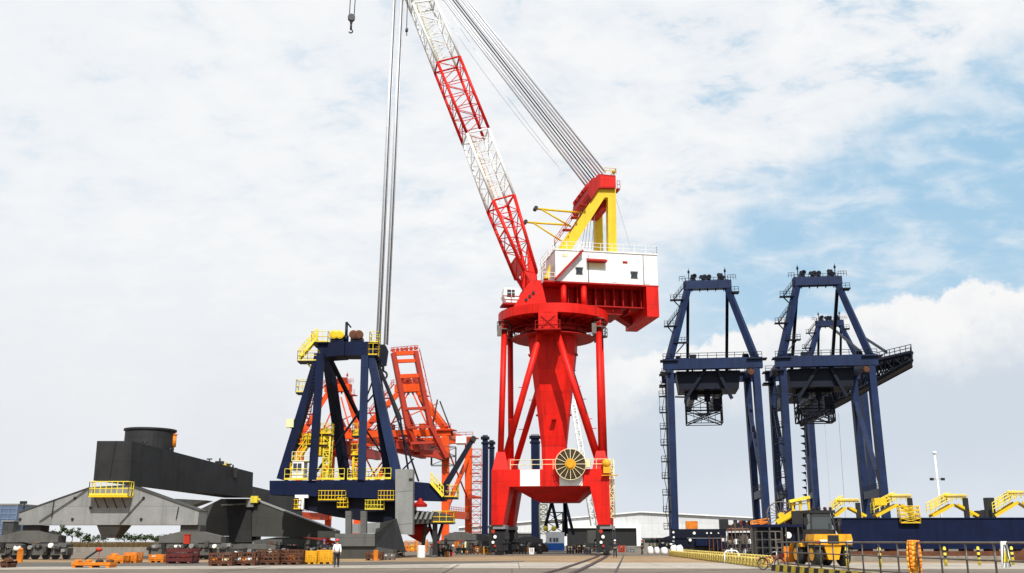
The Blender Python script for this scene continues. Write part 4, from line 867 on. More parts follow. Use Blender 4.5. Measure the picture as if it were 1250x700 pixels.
    # twin girders running in depth, trolley machinery below the deck
    for su in (-1, 1):
        mb = MB(); mb.fbox(fr, su * 3.4 - .7, su * 3.4 + .7, -gh - back, gh + over, zd - 4.2, zd - 1.7); g_ = mb.build('girder', dark, t)
        mb = MB(); mb.rail([P(su * 4.4, -gh - back, zd - 1.69), P(su * 4.4, gh + over, zd - 1.69)], 1.2, .06, 2.2); mb.build('railing', dark, g_)
    for k in range(4): mb = MB(); v = -gh - back + 1 + k * 9; mb.fbox(fr, -2.69, 2.69, v, v + .8, zd - 3.8, zd - 2.2); mb.build('girder_tie', dark, t)
    if cabin:
        mb = MB(); q = [P(-a + 1.5, -gh + 1.8, zd - 1.7), P(a - 3.4, -gh + 1.8, zd - 1.7), P(a - 3.9, -gh + 1.8, zd - 6), P(-a + 2, -gh + 1.8, zd - 6)]; mb.prism(q, fr.V * 10); mb.build('machinery_house', dark, t)
        for (x0, x1) in ((-6.5, -1.0), (4.2, .6)):
            mb = MB(); mb.beam(P(x0, -gh + 1.2, zd - 8.5), P(x1, -gh + 1.2, zd - .5), .9, .7); mb.build('hanger', dark, t)
        mb = MB(); q0 = [P(-6.2, -4, zd - 13.5), P(2.2, -4, zd - 13.5), P(2.2, 1, zd - 13.5), P(-6.2, 1, zd - 13.5)]
        mb.truss(q0, [p + UP * 7.4 for p in q0], 2, .14, .09, x=True); mb.truss(q0, [p + UP * 2.9 for p in q0], 1, .12, .10, x=True)
        for k in range(6): mb.tube(q0[0].lerp(q0[1], k / 5), q0[0].lerp(q0[1], k / 5) + UP * 7.4, .07, 5)
        tr = mb.build('trolley_frame', dark, t)
        mb = MB(); mb.fbox(fr, .2, 2.1, -3.2, -.8, zd - 10.4, zd - 7.6); mb.build('operator_cab', dark, tr)
        mb = MB(); mb.fbox(fr, -5.4, 1.9, -3.4, .4, zd - 6.6, zd - 6.05); mb.fbox(fr, -5.2, -3.4, -3.9, -3.0, zd - 7.9, zd - 6.599); mb.fbox(fr, -1.8, -.4, -3.6, -2.5, zd - 8.3, zd - 6.599); mb.fbox(fr, -1.4, -.8, -3.3, -2.7, zd - 11.2, zd - 8.299); mb.fbox(fr, -3.5, -.5, -3.0, -.5, zd - 11.4, zd - 11.199); mb.build('winch', dark, tr)
        mb = MB(); mb.beam(P(-a + 1, -gh, zd - 8), P(-6.3, -gh + 1, zd - 8), .3, .35); mb.build('cable_boom', dark, t)
        mb = MB(); mb.lathe(P(a - 1.2, -gh - 1.2, zd - 2.6), fr.V, [(.7, 0), (.8, .3), (.5, .7)], 10); mb.build('motor', RUST, t)
        for k in range(9):
            u = rnd.uniform(-a + 1.5, a - 2); h = rnd.uniform(.8, 2.0); mb = MB(); mb.fbox(fr, u, u + rnd.uniform(.6, 2.0), -gh + 2, -gh + 3.5, zd + .4, zd + .4 + h); mb.build('deck_unit', dark, t)
    if stair:
        u = -a - 1.3
        n = 9; z0 = zd * .1; dz = (zd * .9 - z0) / n
        for k in range(n):
            z = z0 + dz * k; mb = MB(); mb.fbox(fr, u - 1.5, u + .2, -gh - .9, -gh + .5, z, z + .2)
            mb.rail([P(u + .1, -gh - .85, z + .2), P(u - 1.45, -gh - .85, z + .2), P(u - 1.45, -gh + .45, z + .2)], 1.15, .06, .8)
            s_ = 1 if k % 2 else -1; mb.ladder(P(u - .6 - .35 * s_, -gh - .3, z + .2), P(u - .6 + .35 * s_, -gh - .3, z + dz), fr.V, .7, .07, .5)
            if k % 2: mb.tube(P(u - 1.4, -gh - .8, z), P(u - 1.4, -gh - .8, z + dz), .06, 5)
            mb.build('stair_platform', rl, t)
    return t
QO = W(877.5, 600, 180); Q1 = Fr((QO.x, QO.y), 7.6); Q1 = Fr(Q1.p(0, 10, 0), 7.6)
c1 = sts(Q1, 'left one of the two big navy quay cranes, nearest the red crane', 'navy quay cranes', BLUE, BLUED, BLUED)
u2 = Q1.uz(1008, 440, -10)[0]
c2 = copy_tree(c1, Q1.U * u2, 'right one of the two big navy quay cranes, a smaller crane showing through its frame')
# third crane farther back, its boom girder pointing out to the right
q3 = W(1027, 600, 262); Q3 = Fr((q3.x, q3.y), 13)
c3 = sts(Q3, 'smaller navy quay crane seen through the right big one, boom reaching right', 'navy quay cranes', BLUE, BLUED, BLUED, 8.6, 4.0, 57.0, 74.0, 10, 1.8, 8, 2, 2.5, False, False)
mb = MB(); e0, e1 = W(1000, 478, 235), W(1113, 437, 190)
sd = V3((.35, .93, 0)) * 9
A_ = [W(975, 462, 246), W(975, 516, 246)]; B_ = [W(1113, 431, 186), W(1113, 440, 186)]
mb.truss([A_[0], A_[1], A_[1] + sd, A_[0] + sd], [B_[0], B_[1], B_[1] + sd, B_[0] + sd], 14, .5, .26, (1, 3), x=True)
mb.truss([A_[0], A_[1]], [B_[0], B_[1]], 16, .4, .24, (0,), x=True); mb.truss([A_[0] + sd, A_[1] + sd], [B_[0] + sd, B_[1] + sd], 16, .4, .24, (0,), x=True)
bg_ = mb.build('boom_girder', BLUED, c3)
mb = MB(); mb.prism([B_[0], A_[0], A_[0] - UP * 1.3, B_[0] - UP * 1.3], sd * .12); mb.prism([B_[0] + sd, A_[0] + sd, A_[0] + sd - UP * 1.3, B_[0] + sd - UP * 1.3], sd * -.12); mb.prism([A_[1] - UP * .3, B_[1] - UP * .3, B_[1] + UP * .3, A_[1] + UP * .3], sd); mb.build('girder_web', BLUED, bg_)
mb = MB(); mb.rail([A_[0] + UP * .5, B_[0] + UP * .5], 1.6, .10, 3); mb.rail([A_[0] + sd + UP * .5, B_[0] + sd + UP * .5, B_[0] + UP * .5], 1.6, .10, 3); mb.build('railing', BLUED, bg_)
for a, b in (((1053, 411), (1082, 430)), ((1014, 399), (1051, 430))):
    mb = MB(); mb.beam(W(*a, 240), W(*b, 205), .55, .6); mb.build('stay_bar', BLUED, c3)
mb = MB(); u0 = W(990, 515, 220); u1 = W(1017, 505, 220); mb.truss([u0, V3((u1.x, u0.y, u0.z)), V3((u1.x, u0.y + 4, u0.z)), u0 + V3((0, 4, 0))], [V3((u0.x, u0.y, u1.z)), u1, u1 + V3((0, 4, 0)), V3((u0.x, u0.y + 4, u1.z))], 1, .25, .15); mb.fbox(Fr(W(984, 495, 222), 0), 0, 8, 0, 4, W(984, 505, 222).z, W(984, 478, 222).z); mb.fbox(Fr(W(1000, 495, 232), 0), -12, 8, 0, 6, W(984, 490, 232).z, W(984, 470, 232).z); mb.build('trolley', BLUED, c3)
for k in range(12):
    y0 = 505 + k * 9; p = W(976.5 + k * .3, y0, 240); mb = MB(); mb.prism([p, p + V3((1.3, 0, .3)), p + V3((1.3, 0, -.6))], V3((0, .8, 0))); mb.tube(p + V3((1.2, 0, -1.6)), p + V3((1.2, 0, .2)), .12, 5); mb.build('ladder_step', BLUED, c3)
for px in (1012, 1029.5):
    mb = MB(); mb.tube(W(px - 6, 505, 222), W(px + 3, 640, 222), .05, 5); mb.build('hoist_rope', ROPE, c3)
# ------------------------------------------------------------------ orange cranes behind the navy section
o1 = W(507, 600, 205); O1 = Fr((o1.x, o1.y), 14)
oc1 = sts(O1, 'orange quay crane with its ladder shaped boom raised in front of it', 'orange quay cranes', ORANGE, ORED, ORED, 11.2, 3.0, 28.0, 41.0, 10, 1.8, 6, 2, 1.7, False, True)
o2 = W(420, 600, 215); O2 = Fr((o2.x, o2.y), 14)
oc2 = sts(O2, 'orange quay crane standing behind the navy section with thin apex legs', 'orange quay cranes', ORANGE, ORED, ORED, 8.5, 3.0, 28.5, 43.0, 10, 1.6, 6, 2, 1.6, False, True)
for fr_, oc_, a_, zd_ in ((O1, oc1, 11.2, 28.0), (O2, oc2, 8.5, 28.5)):
    for (p, q, r) in (((-a_, -10, zd_ * .5), (-a_, 10, zd_ * .9), .22), ((a_, -10, zd_ * .9), (a_, 10, zd_ * .45), .22), ((-a_ * .5, -8, zd_), (0, -7, zd_ + 11), .2), ((a_ * .6, -8, zd_), (1, -7, zd_ + 11), .2), ((-a_, -9, zd_), (3, 8, zd_ + 10), .16), ((a_, -9, zd_), (-3, 8, zd_ + 10), .16)):
        mb = MB(); mb.tube(fr_.p(*p), fr_.p(*q), r, 7); mb.build('lattice_brace', ORANGE, oc_)
    for s_ in (-1, 1):
        mb = MB(); q = [fr_.p(s_ * 2.2 + d, -18, zd_ - 2.6 + h) for d, h in ((-.6, 0), (.6, 0), (.6, 1.6), (-.6, 1.6))]; mb.truss(q, [p + fr_.V * 30 for p in q], 12, .14, .08, x=True); mb.build('lattice_girder', ORED, oc_)
    for k in range(8):
        u = -a_ + 1 + k * a_ * .25; mb = MB(); mb.fbox(fr_, u, u + .8 + .3 * (k % 3), -9, -7.5, zd_ + .91, zd_ + 1.6 + .5 * (k % 3)); mb.build('deck_unit', (ORED, ORANGE, DGREY, WHITE)[k % 4], oc_)
BO = Fr(W(495, 640, 190), 0)
def bp(x, y, v=0): return BO.pix(x, y, v)
mb = MB(); L0 = [(480, 431), (497.5, 521), (509, 548)]; R0 = [(507, 429), (525.5, 521), (545, 559)]
bm_ = None
for Pn in (L0, R0):
    mb = MB()
    for k, (a, b) in enumerate(zip(Pn, Pn[1:])): mb.beam(bp(*a, k * 1.5), bp(*b, (k + 1) * 1.5), 1.7, 1.0)
    o = mb.build('boom_beam', RED2 if False else ORED, oc1)  # darker than the crane legs: shadow on the inner faces is in this colour
for y, h in ((431.5, 1.0), (441, .8), (459.5, 1.0), (499, .6), (522, .55), (541, .6)):
    f = (y - 431) / 90; a = bp(480 + 17.5 * f, y + .5, 1.0 * f); b = bp(507 + 18.5 * f, y - .7, 1.0 * f); mb = MB(); mb.beam(a, b, 1.0, h); mb.build('boom_tie', ORANGE if y < 480 else ORED, oc1)
mb = MB(); a, b = bp(477, 430), bp(510, 427); mb.rail([a, b], 1.1, .08, .8)
for k in range(6): p = a.lerp(b, (k + .5) / 6); mb.lathe(p + UP * .4, V3((0, 1, 0)), [(.4, -.2), (.5, 0), (.4, .3)], 10)
mb.build('boom_head', ORED, oc1)
mb = MB(); a, b = bp(512, 430, .5), bp(533, 521, 1.5); mb.rail([a, b], 1.0, .06, 2.0); mb.build('railing', ORED, oc1); mb = MB(); mb.rail([bp(484, 440, .5), bp(503, 530, 1.5)], .8, .06, 2.0); mb.build('railing', ORED, oc1)
mb = MB(); mb.tube(bp(537, 490, 6), bp(553, 532, 6), .2, 6); mb.tube(bp(534, 488, 6), bp(528, 520, 6), .2, 6); mb.build('stay_bar', BLACK, oc1)
mb = MB(); p = bp(512, 552, 4); mb.prism([bp(509, 548, 3), bp(530, 551, 3), bp(548, 557, 3), bp(544, 562, 3), bp(514, 555, 3)], V3((0, 3, 0))); mb.build('boom_hinge', ORED, oc1)
mb = MB(); q = bp(563, 541, 14); mb.fbox(Fr(q, 0), -1.3, 1.3, -2, 3, q.z - .2, q.z + 1.6); mb.build('machinery_house', WHITE, oc1)
mb = MB(); a = bp(526, 568, 4); q = [a, a + V3((6, 0, 0)), a + V3((6, 3, 0)), a + V3((0, 3, 0))]; mb.truss(q, [p + UP * 4.5 for p in q], 2, .12, .08); mb.build('operator_cab', DGREY, oc1)
mb = MB(); a, b = bp(575, 650, 14), bp(575, 548, 14); q = [a, a + V3((2.4, 0, 0)), a + V3((2.4, 2, 0)), a + V3((0, 2, 0))]; h = b.z - a.z; mb.truss(q, [p + UP * h for p in q], 12, .06, .045)
for k in range(10): mb.fbox(Fr(a, 0), -.6 if k % 2 else .3, 2.0 if k % 2 else 3.2, 0, 2, a.z + h * k / 10, a.z + h * k / 10 + .2)
mb.build('stair_tower', ORED, oc1)
mb = MB(); a = bp(588, 607, 14); mb.prism([a, a + V3((-3.4, 0, -.5)), a + V3((-3.4, 0, .8))], V3((0, 2, 0))); mb.build('platform', ORED, oc1)
# dark blue tower columns waiting behind
for (x0, x1, y, Y, lab) in ((588.5, 595, 536, 168, 'tall navy column at far left of the columns behind the red crane'), (597, 602.5, 542, 180, 'second navy column, partly behind the left leg of the red crane'), (648.5, 658.5, 535, 166, 'wide navy column seen between the red braces')):
    f = Fr(W((x0 + x1) / 2, 640, Y), 0); t = thing('steel_column', lab, 'column', f.o, 'navy steel columns'); u0, u1 = f.uz(x0, 590, 0)[0], f.uz(x1, 590, 0)[0]; z = f.uz(x0, y, 0)[1]
    mb = MB(); mb.fbox(f, u0, u1, 0, 1.8, 0, z); mb.build('shaft', NAVY, t)
    mb = MB(); mb.fbox(f, u0 - .35, u1 + .35, -.3, 2.1, z + .003, z + .5); mb.fbox(f, u0 - .25, u1 + .25, -.2, 2.0, z - 1.0, z - .7); mb.build('flange', NAVYD, t)
    for k in range(4): x = u0 + (u1 - u0) * (k + .5) / 4; mb = MB(); mb.tube(f.p(x, .6, z + .5), f.p(x, .6, z + .9), .14, 6); mb.build('bolt', NAVYD, t)
    mb = MB(); mb.fbox(f, u0 - .8, u1 + .8, -.8, 2.6, 0.01, .4); mb.build('foot', DGREY, t)
    mb = MB(); mb.ladder(f.p(u1 + .1, .5, 1), f.p(u1 + .1, .5, z - 1), f.V, .6, .06, .5); mb.build('ladder', NAVYD, t)
# crawler crane with a pale lattice boom, seen behind the red crane
K = Fr(W(727, 655, 185), 0); t = thing('crawler_crane', 'far crawler crane with a pale lattice boom behind the red crane legs', 'crane', K.o)
a, b = K.pix(725, 642, 0), K.pix(699, 488, 0); s1 = V3((.62, 0, 0)); s2 = V3((0, 1.2, 0)); mb = MB(); q = [a - s1, a + s1, a + s1 + s2, a - s1 + s2]; p_ = [b - s1 * .8, b + s1 * .8, b + s1 * .8 + s2, b - s1 * .8 + s2]; mb.truss(q, p_, 22, .13, .09); mb.build('boom', WHITE, t)
u, z = K.uz(728, 642, 0); mb = MB(); mb.fbox(K, u - 2, u + 2.5, 0, 3, 1.2, z * .8); mb.build('body', DGREY, t)
for v in (-.6, 2.8): mb = MB(); mb.prism([K.p(u - 2.6, v, .3), K.p(u + 2.8, v, .3), K.p(u + 3.2, v, .8), K.p(u + 2.6, v, 1.2), K.p(u - 2.4, v, 1.2), K.p(u - 3.0, v, .8)], K.V * .8); mb.build('track', BLACK, t)
# blue and white rig between the red legs
D_ = Fr(W(678, 665, 135), 0); t = thing('winch_rig', 'white deckhouse on a blue base with dark A-frame booms under the red portal', 'work rig', D_.o)
def dbx(nm, x0, x1, y0, y1, v, d, m):
    u0, z0 = D_.uz(x0, y1, v); u1, z1 = D_.uz(x1, y0, v); mb = MB(); mb.fbox(D_, u0, u1, v, v + d, max(0.01, z0), z1); return mb.build(nm, m, t)
dbx('base', 665, 689, 663.2, 672.5, 0, 4, BLUEP); hs = dbx('deckhouse', 667, 689, 650, 663, .3, 3, WHITE)
for x in (672, 676.5, 680): u, z = D_.uz(x, 659, .3); mb = MB(); mb.fbox(D_, u - .16, u + .16, .2, .297, z - .35, z + .3); mb.build('window', GLASS, hs)
for a, b in (((665, 645), (673.5, 613)), ((681, 645), (673.5, 613)), ((692, 652), (689.5, 613)), ((700, 653), (690.5, 614)), ((689, 613), (690, 655))): mb = MB(); mb.beam(D_.pix(*a, 1), D_.pix(*b, 1), .5, .5); mb.build('boom', NAVYD, t)
u0, z0 = D_.uz(659, 652, 1); u1, z1 = D_.uz(668, 616, 1); mb = MB(); q = [D_.p(u0, 1, z0), D_.p(u1, 1, z0), D_.p(u1, 2.5, z0), D_.p(u0, 2.5, z0)]; mb.truss(q, [p + UP * (z1 - z0) for p in q], 6, .1, .07); mb.build('stair_tower', CREAM, t)
mb = MB(); u, z = D_.uz(676, 644, 1); q = [D_.p(u - 1.1, 1, z - 2.5), D_.p(u + 1.6, 1, z - 2.5), D_.p(u + 1.6, 3, z - 2.5), D_.p(u - 1.1, 3, z - 2.5)]; mb.truss(q, [p + UP * 5 for p in q], 3, .1, .07); mb.build('lattice_mast', BLACK, t)
for x in (666, 676): mb = MB(); p = D_.pix(x, 645.5, .5); mb.ball(p, .45); mb.build('lamp', LYEL, t)
# ------------------------------------------------------------------ right foreground: railing, kerb, loader, bicycle
RX = 15.3
def tri_obj(o, label, cat, group=None): return tag(o, label, cat, group)
t = thing('railing', 'long rusty steel pipe railing running along the striped kerb at the right', 'railing', (RX, 35, 0)); HR = 1.6
mb = MB()
for z in (HR, HR * .66, .46): mb.tube((RX, 26, z), (RX, 58.6, z), .04 if z == HR else .03, 8)
mb.build('rail', STEEL, t)
y = 26.2
while y < 58.7:
    mb = MB(); mb.tube((RX, y, .34), (RX, y, HR), .036, 8); mb.lathe((RX, y, .34), UP, [(.1, 0), (.1, .03)], 8); mb.build('post', STEEL, t); y += 2.03
KY = mat('kerb_yellow', (.62, .45, .04), .8, .25, 3, streak=.3, fine=.2); KB = mat('kerb_black', (.02, .02, .02), .8, .4, 3, streak=.2, fine=.2)
kb = thing('striped_kerb', 'low concrete kerb painted in black and yellow stripes below the railing', 'kerb', (RX, 35, 0))
mb = MB(); mb.hexa([(RX - .25, 25, 0), (RX + .3, 25, 0), (RX + .3, 59.4, 0), (RX - .25, 59.4, 0)], [(RX - .2, 25, .34), (RX + .3, 25, .34), (RX + .3, 59.4, .34), (RX - .2, 59.4, .34)]); mb.build('kerb', KB, kb)
mb = MB()
for k in range(21):
    a = 25.2 + k * 1.62; mb.hexa([(RX - .262, a, 0.01), (RX - .1, a, 0.01), (RX - .1, a + .81, 0.01), (RX - .262, a + .81, 0.01)], [(RX - .212, a, .346), (RX + .2, a, .346), (RX + .2, a + .81, .346), (RX - .212, a + .81, .346)])
s_ = mb.build('painted_stripe', KY, kb); s_['kind'] = 'stuff'
# hanging orange hose coil
t = thing('hose_coil', 'orange hose coil slung over the top rail of the railing', 'hose', (RX, 38.6, 0)); rr = random.Random(9); 
HOSE = mat('orange_hose', (.80, .20, .01), .45, .2, 4, streak=0); HOSE2 = mat('amber_hose', (.78, .36, .03), .45, .2, 4, streak=0)
for k in range(26):
    w_, h_ = rr.uniform(.01, .12), rr.uniform(.36, .64); c = V3((RX - .06 + rr.uniform(-.19, .19), 38.6 + rr.uniform(-.16, .16), HR + .08 - h_)); an = rr.uniform(-.35, .35)
    pts = [c + V3((math.cos(an) * w_ * math.sin(a) , math.sin(an) * w_ * math.sin(a) , h_ * math.cos(a) - (.1 * abs(math.sin(a))))) for a in [i * 2 * math.pi / 18 for i in range(19)]]
    mb = MB(); mb.path(pts, .04, 7); mb.build('hose_loop', HOSE2 if k % 2 else HOSE, t)
mb = MB(); mb.ring((RX - .06, 38.6, HR - .4), V3((.2, 0, 1)), .2, .025, 16, 6); mb.build('tie', HOSE, t)
# small triangular sign
t = thing('warning_sign', 'white folded sign with a yellow triangle tied to the railing near the right edge', 'sign', (RX, 31.4, 0))
mb = MB(); A = V3((RX - .09, 31.4, HR + .05)); mb.prism([A + V3((-.15, 0, -.78)), A + V3((.14, 0, -.78)), A + V3((.09, 0, 0)), A + V3((-.10, 0, 0))], V3((0, .05, 0))); mb.build('board', WHITE, t)
mb = MB(); mb.prism([A + V3((-.10, -.02, -.62)), A + V3((.09, -.02, -.62)), A + V3((-.005, -.02, -.25))], V3((0, .015, 0))); mb.build('triangle', LYEL, t)
mb = MB(); mb.beam(A + V3((-.13, -.012, -.76)), A + V3((-.02, -.012, -.1)), .018, .02); mb.beam(A + V3((.12, -.012, -.76)), A + V3((.01, -.012, -.1)), .018, .02); mb.build('stripe', BLACK, t)
# bollards
for k, (px, py, lab) in enumerate(((1035, 693, 'yellow and black bollard beside the loader, leftmost of five'), (1075, 693, 'yellow and black bollard second from left, left of the hose coil'), (1155, 691.5, 'yellow and black bollard third from left, right of the hose coil'), (1196, 690.5, 'yellow and black bollard fourth from left'), (1237, 690, 'yellow and black bollard behind the white triangular sign, rightmost of five'))):
    p = G(px, py); t = thing('bollard', lab, 'bollard', p, 'striped bollards'); mb = MB(); mb.tube(p, p + UP * 1.2, .10, 12); mb.build('post', LYEL, t)
    for z in (.55, .9): mb = MB(); mb.lathe(p + UP * z, UP, [(.104, 0), (.104, .17)], 12); mb.build('band', BLACK, t)
    mb = MB(); mb.ball(p + UP * 1.2, .10, n=10); mb.build('cap', LYEL, t)
# loader
lg = G(1019, 692); FL = Fr(lg, -5); t = thing('wheel_loader', 'yellow wheel loader with black cab parked behind the railing', 'loader', lg)
mb = MB(); q = [(-1.3, 1.42), (1.3, 1.42), (1.36, 1.75), (1.28, 2.12), (-1.28, 2.12), (-1.36, 1.75)]; mb.prism([FL.p(u, -.1, z) for u, z in q], FL.V * 1.5); hood = mb.build('hood', CYEL, t)
mb = MB(); mb.prism([FL.p(u, .05, z) for u, z in ((-.36, .45), (.36, .45), (.62, 1.415), (-.62, 1.415))], FL.V * 1.6); mb.build('counterweight', CYEL, t)
mb = MB(); mb.fbox(FL, -.38, .38, -.14, -.105, 1.5, 2.05); mb.build('grille', BLACK, hood)
for u in (-1.1, 1.1): mb = MB(); mb.fbox(FL, u - .2, u + .2, -.15, -.105, 1.5, 1.68); mb.build('rear_light', ORED if u < 0 else WHITE, hood)
mb = MB(); mb.fbox(FL, -.95, -.45, -.125, -.104, 1.55, 1.75); mb.build('plate', WHITE, hood)
mb = MB(); mb.fbox(FL, -.55, .55, .3, 4.2, .6, 1.38); mb.build('chassis', BLACK, t)
for v in (.75, 3.7):
    for s in (-1, 1):
        c = FL.p(s * .95, v, .78); mb = MB(); mb.lathe(c - FL.U * .28, FL.U, [(.42, 0), (.7, .02), (.78, .1), (.78, .46), (.7, .54), (.42, .56)], 24); w_ = mb.build('wheel', RUBBER, t)
        mb = MB(); mb.lathe(c + FL.U * (s * .2) - FL.U * .12, FL.U, [(.2, -.0), (.41, .01), (.41, .22), (.2, .24)], 16); mb.build('rim', CYEL, w_)
        mb = MB(); mb.prism([FL.p(s * .98 - .34, v + a, z) for a, z in ((-.9, 1.3), (-.55, 1.62), (.55, 1.62), (.9, 1.3), (.85, 1.25), (.5, 1.54), (-.5, 1.54), (-.85, 1.25))], FL.U * .68); mb.build('fender', BLACK if v < 1 else CYEL, t)
mb = MB(); q = lambda z, k: [FL.p(-.85 * k, 1.45, z), FL.p(.85 * k, 1.45, z), FL.p(.85 * k, 3.1, z), FL.p(-.85 * k, 3.1, z)]
mb.hexa(q(1.4, 1), q(2.45, 1.02)); cb = mb.build('cab', BLACK, t)
mb = MB()
for s in (-1, 1):
    for v in (1.5, 3.05): mb.beam(FL.p(s * .83, v, 2.45), FL.p(s * .76, v + (.12 if v < 2 else -.12), 3.55), .12, .12)
mb.fbox(FL, -.92, .92, 1.4, 3.2, 3.55, 3.75); mb.build('roof_frame', BLACK, cb)
mb = MB(); CG = mat('cab_glass', (.035, .045, .047), .06, .1, 1, streak=0, spec=.9); mb.hexa([FL.p(-.74, 1.58, 2.46), FL.p(.74, 1.58, 2.46), FL.p(.74, 2.98, 2.46), FL.p(-.74, 2.98, 2.46)], [FL.p(-.68, 1.68, 3.54), FL.p(.68, 1.68, 3.54), FL.p(.68, 2.88, 3.54), FL.p(-.68, 2.88, 3.54)]); mb.build('window', CG, cb)
for s in (-1, 1): mb = MB(); c = FL.p(s * 1.2, 1.5, 3.0); mb.beam(FL.p(s * .85, 1.5, 2.9), c, .05, .05); mb.fbox(Fr(c, -5), -.14, .14, -.05, .05, c.z - .25, c.z + .25); mb.build('mirror', BLACK, cb)
mb = MB(); mb.tube(FL.p(.5, 2, 3.75), FL.p(.5, 2, 3.98), .09, 8); mb.build('beacon', SORANGE, cb); mb = MB(); mb.tube(FL.p(.85, .8, 2.1), FL.p(.85, .8, 3.0), .08, 8); mb.build('exhaust', BLACK, t)
for k in (-.6, -.2, .2, .6): mb = MB(); c = FL.p(k, 1.35, 3.85); mb.lathe(c, FL.V, [(.1, 0), (.12, .1)], 8); mb.build('work_lamp', BLACK, cb)
for s in (-.5, .5): mb = MB(); mb.beam(FL.p(s, 3.0, 1.9), FL.p(s, 5.4, .8), .25, .4); mb.build('lift_arm', SORANGE, t)
mb = MB(); mb.prism([FL.p(-1.5, v, z) for v, z in ((5.3, .2), (6.3, .15), (5.9, .35), (5.5, .5), (5.45, 1.2), (5.3, 1.3))], FL.U * 3.0); mb.build('bucket', SORANGE, t)
# bicycle
b0 = G(942, 696); BF = Fr(b0, 35); t = thing('bicycle', 'red bicycle with white fork and handlebar parked before the railing end', 'bicycle', b0)
BT = mat('bicycle_red', (.35, .03, .03), .4, .1, 4, streak=0)
for u in (-.52, .52):
    c = BF.p(u, 0, .34); mb = MB(); mb.ring(c, BF.V, .32, .028, 28, 6); w_ = mb.build('wheel', RUBBER, t)
    mb = MB()
    for k in range(14): a = k * math.pi / 7; mb.tube(c, c + (BF.U * math.cos(a) + UP * math.sin(a)) * .31, .004, 4)
    mb.ring(c, BF.V, .295, .014, 24, 5); mb.lathe(c - BF.V * .05, BF.V, [(.03, 0), (.03, .1)], 8); mb.build('rim', STEEL, w_)
    mb = MB(); mb.path([c + (BF.U * math.cos(a) + UP * math.sin(a)) * .37 for a in [.3 + i * .25 for i in range(10)]], .02, 5); mb.build('mudguard', BT, t)
mb = MB(); s_, h_, bb, r_ = BF.p(-.14, 0, .80), BF.p(.38, 0, .86), BF.p(-.05, 0, .30), BF.p(-.52, 0, .34)
for a, b in ((s_, bb), (bb, h_ - UP * .1), (s_ - UP * .08, h_), (s_ - UP * .05, r_), (bb, r_)): mb.tube(a, b, .022, 7)
mb.build('frame', BT, t)
mb = MB(); mb.tube(h_ - UP * .12, BF.p(.36, 0, 1.0), .02, 7); mb.tube(h_ - UP * .12, BF.p(.52, .05, .34), .02, 6); mb.tube(h_ - UP * .12, BF.p(.52, -.05, .34), .02, 6); mb.build('fork', WHITE, t)
mb = MB(); hh = BF.p(.36, 0, 1.02); mb.path([hh - BF.V * .3 - BF.U * .16, hh - BF.V * .24 + UP * .03, hh, hh + BF.V * .24 + UP * .03, hh + BF.V * .3 - BF.U * .16], .016, 6); mb.build('handlebar', WHITE, t)
mb = MB(); mb.tube(s_, s_ + UP * .1, .016, 6); c = s_ + UP * .13; mb.prism([c - BF.U * .16 - BF.V * .09, c + BF.U * .14 - BF.V * .02, c + BF.U * .14 + BF.V * .02, c - BF.U * .16 + BF.V * .09], UP * .05); mb.build('saddle', BLACK, t)
mb = MB(); mb.fbox(BF, .50, .78, -.16, .16, .72, .74)
for k in range(5): mb.fbox(BF, .50, .78, -.16 + .08 * k - .006, -.16 + .08 * k + .006, .741, .95)
mb.fbox(BF, .50, .78, -.17, -.166, .741, .95); mb.build('basket', MAROON, t)
mb = MB(); mb.fbox(BF, -.75, -.25, -.07, .07, .70, .72); mb.tube(BF.p(-.7, .06, .7), r_, .01, 5); mb.tube(BF.p(-.3, .06, .7), r_, .01, 5); mb.build('carrier', STEEL, t)
mb = MB(); mb.lathe(bb - BF.V * .04, BF.V, [(.09, 0), (.09, .02)], 14); mb.tube(bb - BF.V * .06, bb - BF.V * .06 + V3((.06, 0, -.15)), .012, 5); mb.build('crank', STEEL, t)
# yellow lattice barriers on the ground
mb = MB(); HB = .55
for k in range(5):
    x = -1.6 + k * .8
    pts = [V3((x, 0, 0)), V3((x + .1, 0, HB * .8)), V3((x + .4, 0, HB)), V3((x + .7, 0, HB * .8)), V3((x + .8, 0, 0))]
    for y in (-.25, .25): mb.path([p + V3((0, y, 0)) for p in pts], .055, 6)
    mb.tube(V3((x + .4, -.25, HB)), V3((x + .4, .25, HB)), .05, 6)
for z in (.08, .3): 
    for y in (-.25, .25): mb.tube(V3((-1.6, y, z)), V3((2.4, y, z)), .05, 6)
for k in range(11): mb.tube(V3((-1.6 + .4 * k, -.25, .04)), V3((-1.5 + .4 * k, .25, .34)), .04, 5)
proto = mb.build('pipe_barrier', mat('barrier_yellow', (.60, .47, .12), .7, .3, 3, streak=.3, fine=.2), None)
for row, (A, B, n) in enumerate(((G(823, 679.2), G(926, 692.5), 9), (G(832, 676.5), G(929, 687.3), 9))):
    an = math.atan2((B - A).y, (B - A).x); bw = proto
    for k in range(n):
        o = proto if (row == 0 and k == 0) else proto.copy()
        if o is not proto: C.objects.link(o)
        o.location = A.lerp(B, k / (n - 1)); o.rotation_euler = (0, 0, an)
        rw = ('front', 'back')[row]; o['label'] = 'low yellow pipe lattice barrier lying in the %s row beside the road' % rw; o['category'] = 'barrier'; o['group'] = 'yellow pipe barriers, %s row' % rw
        L_ = (B - A).length / (n - 1); o.scale = (L_ / 4.15, 1, 1.0)
mb = MB(); p = G(885, 688); mb.path([p, p + UP * .75, p + V3((.2, 0, .95)), p + V3((.9, 0, .95)), p + V3((1.1, 0, .75)), p + V3((1.1, 0, 0))], .05, 8); o = mb.build('hoop_stand', WHITE); tag(o, 'white tubular hoop standing among the yellow pipe barriers', 'hoop')
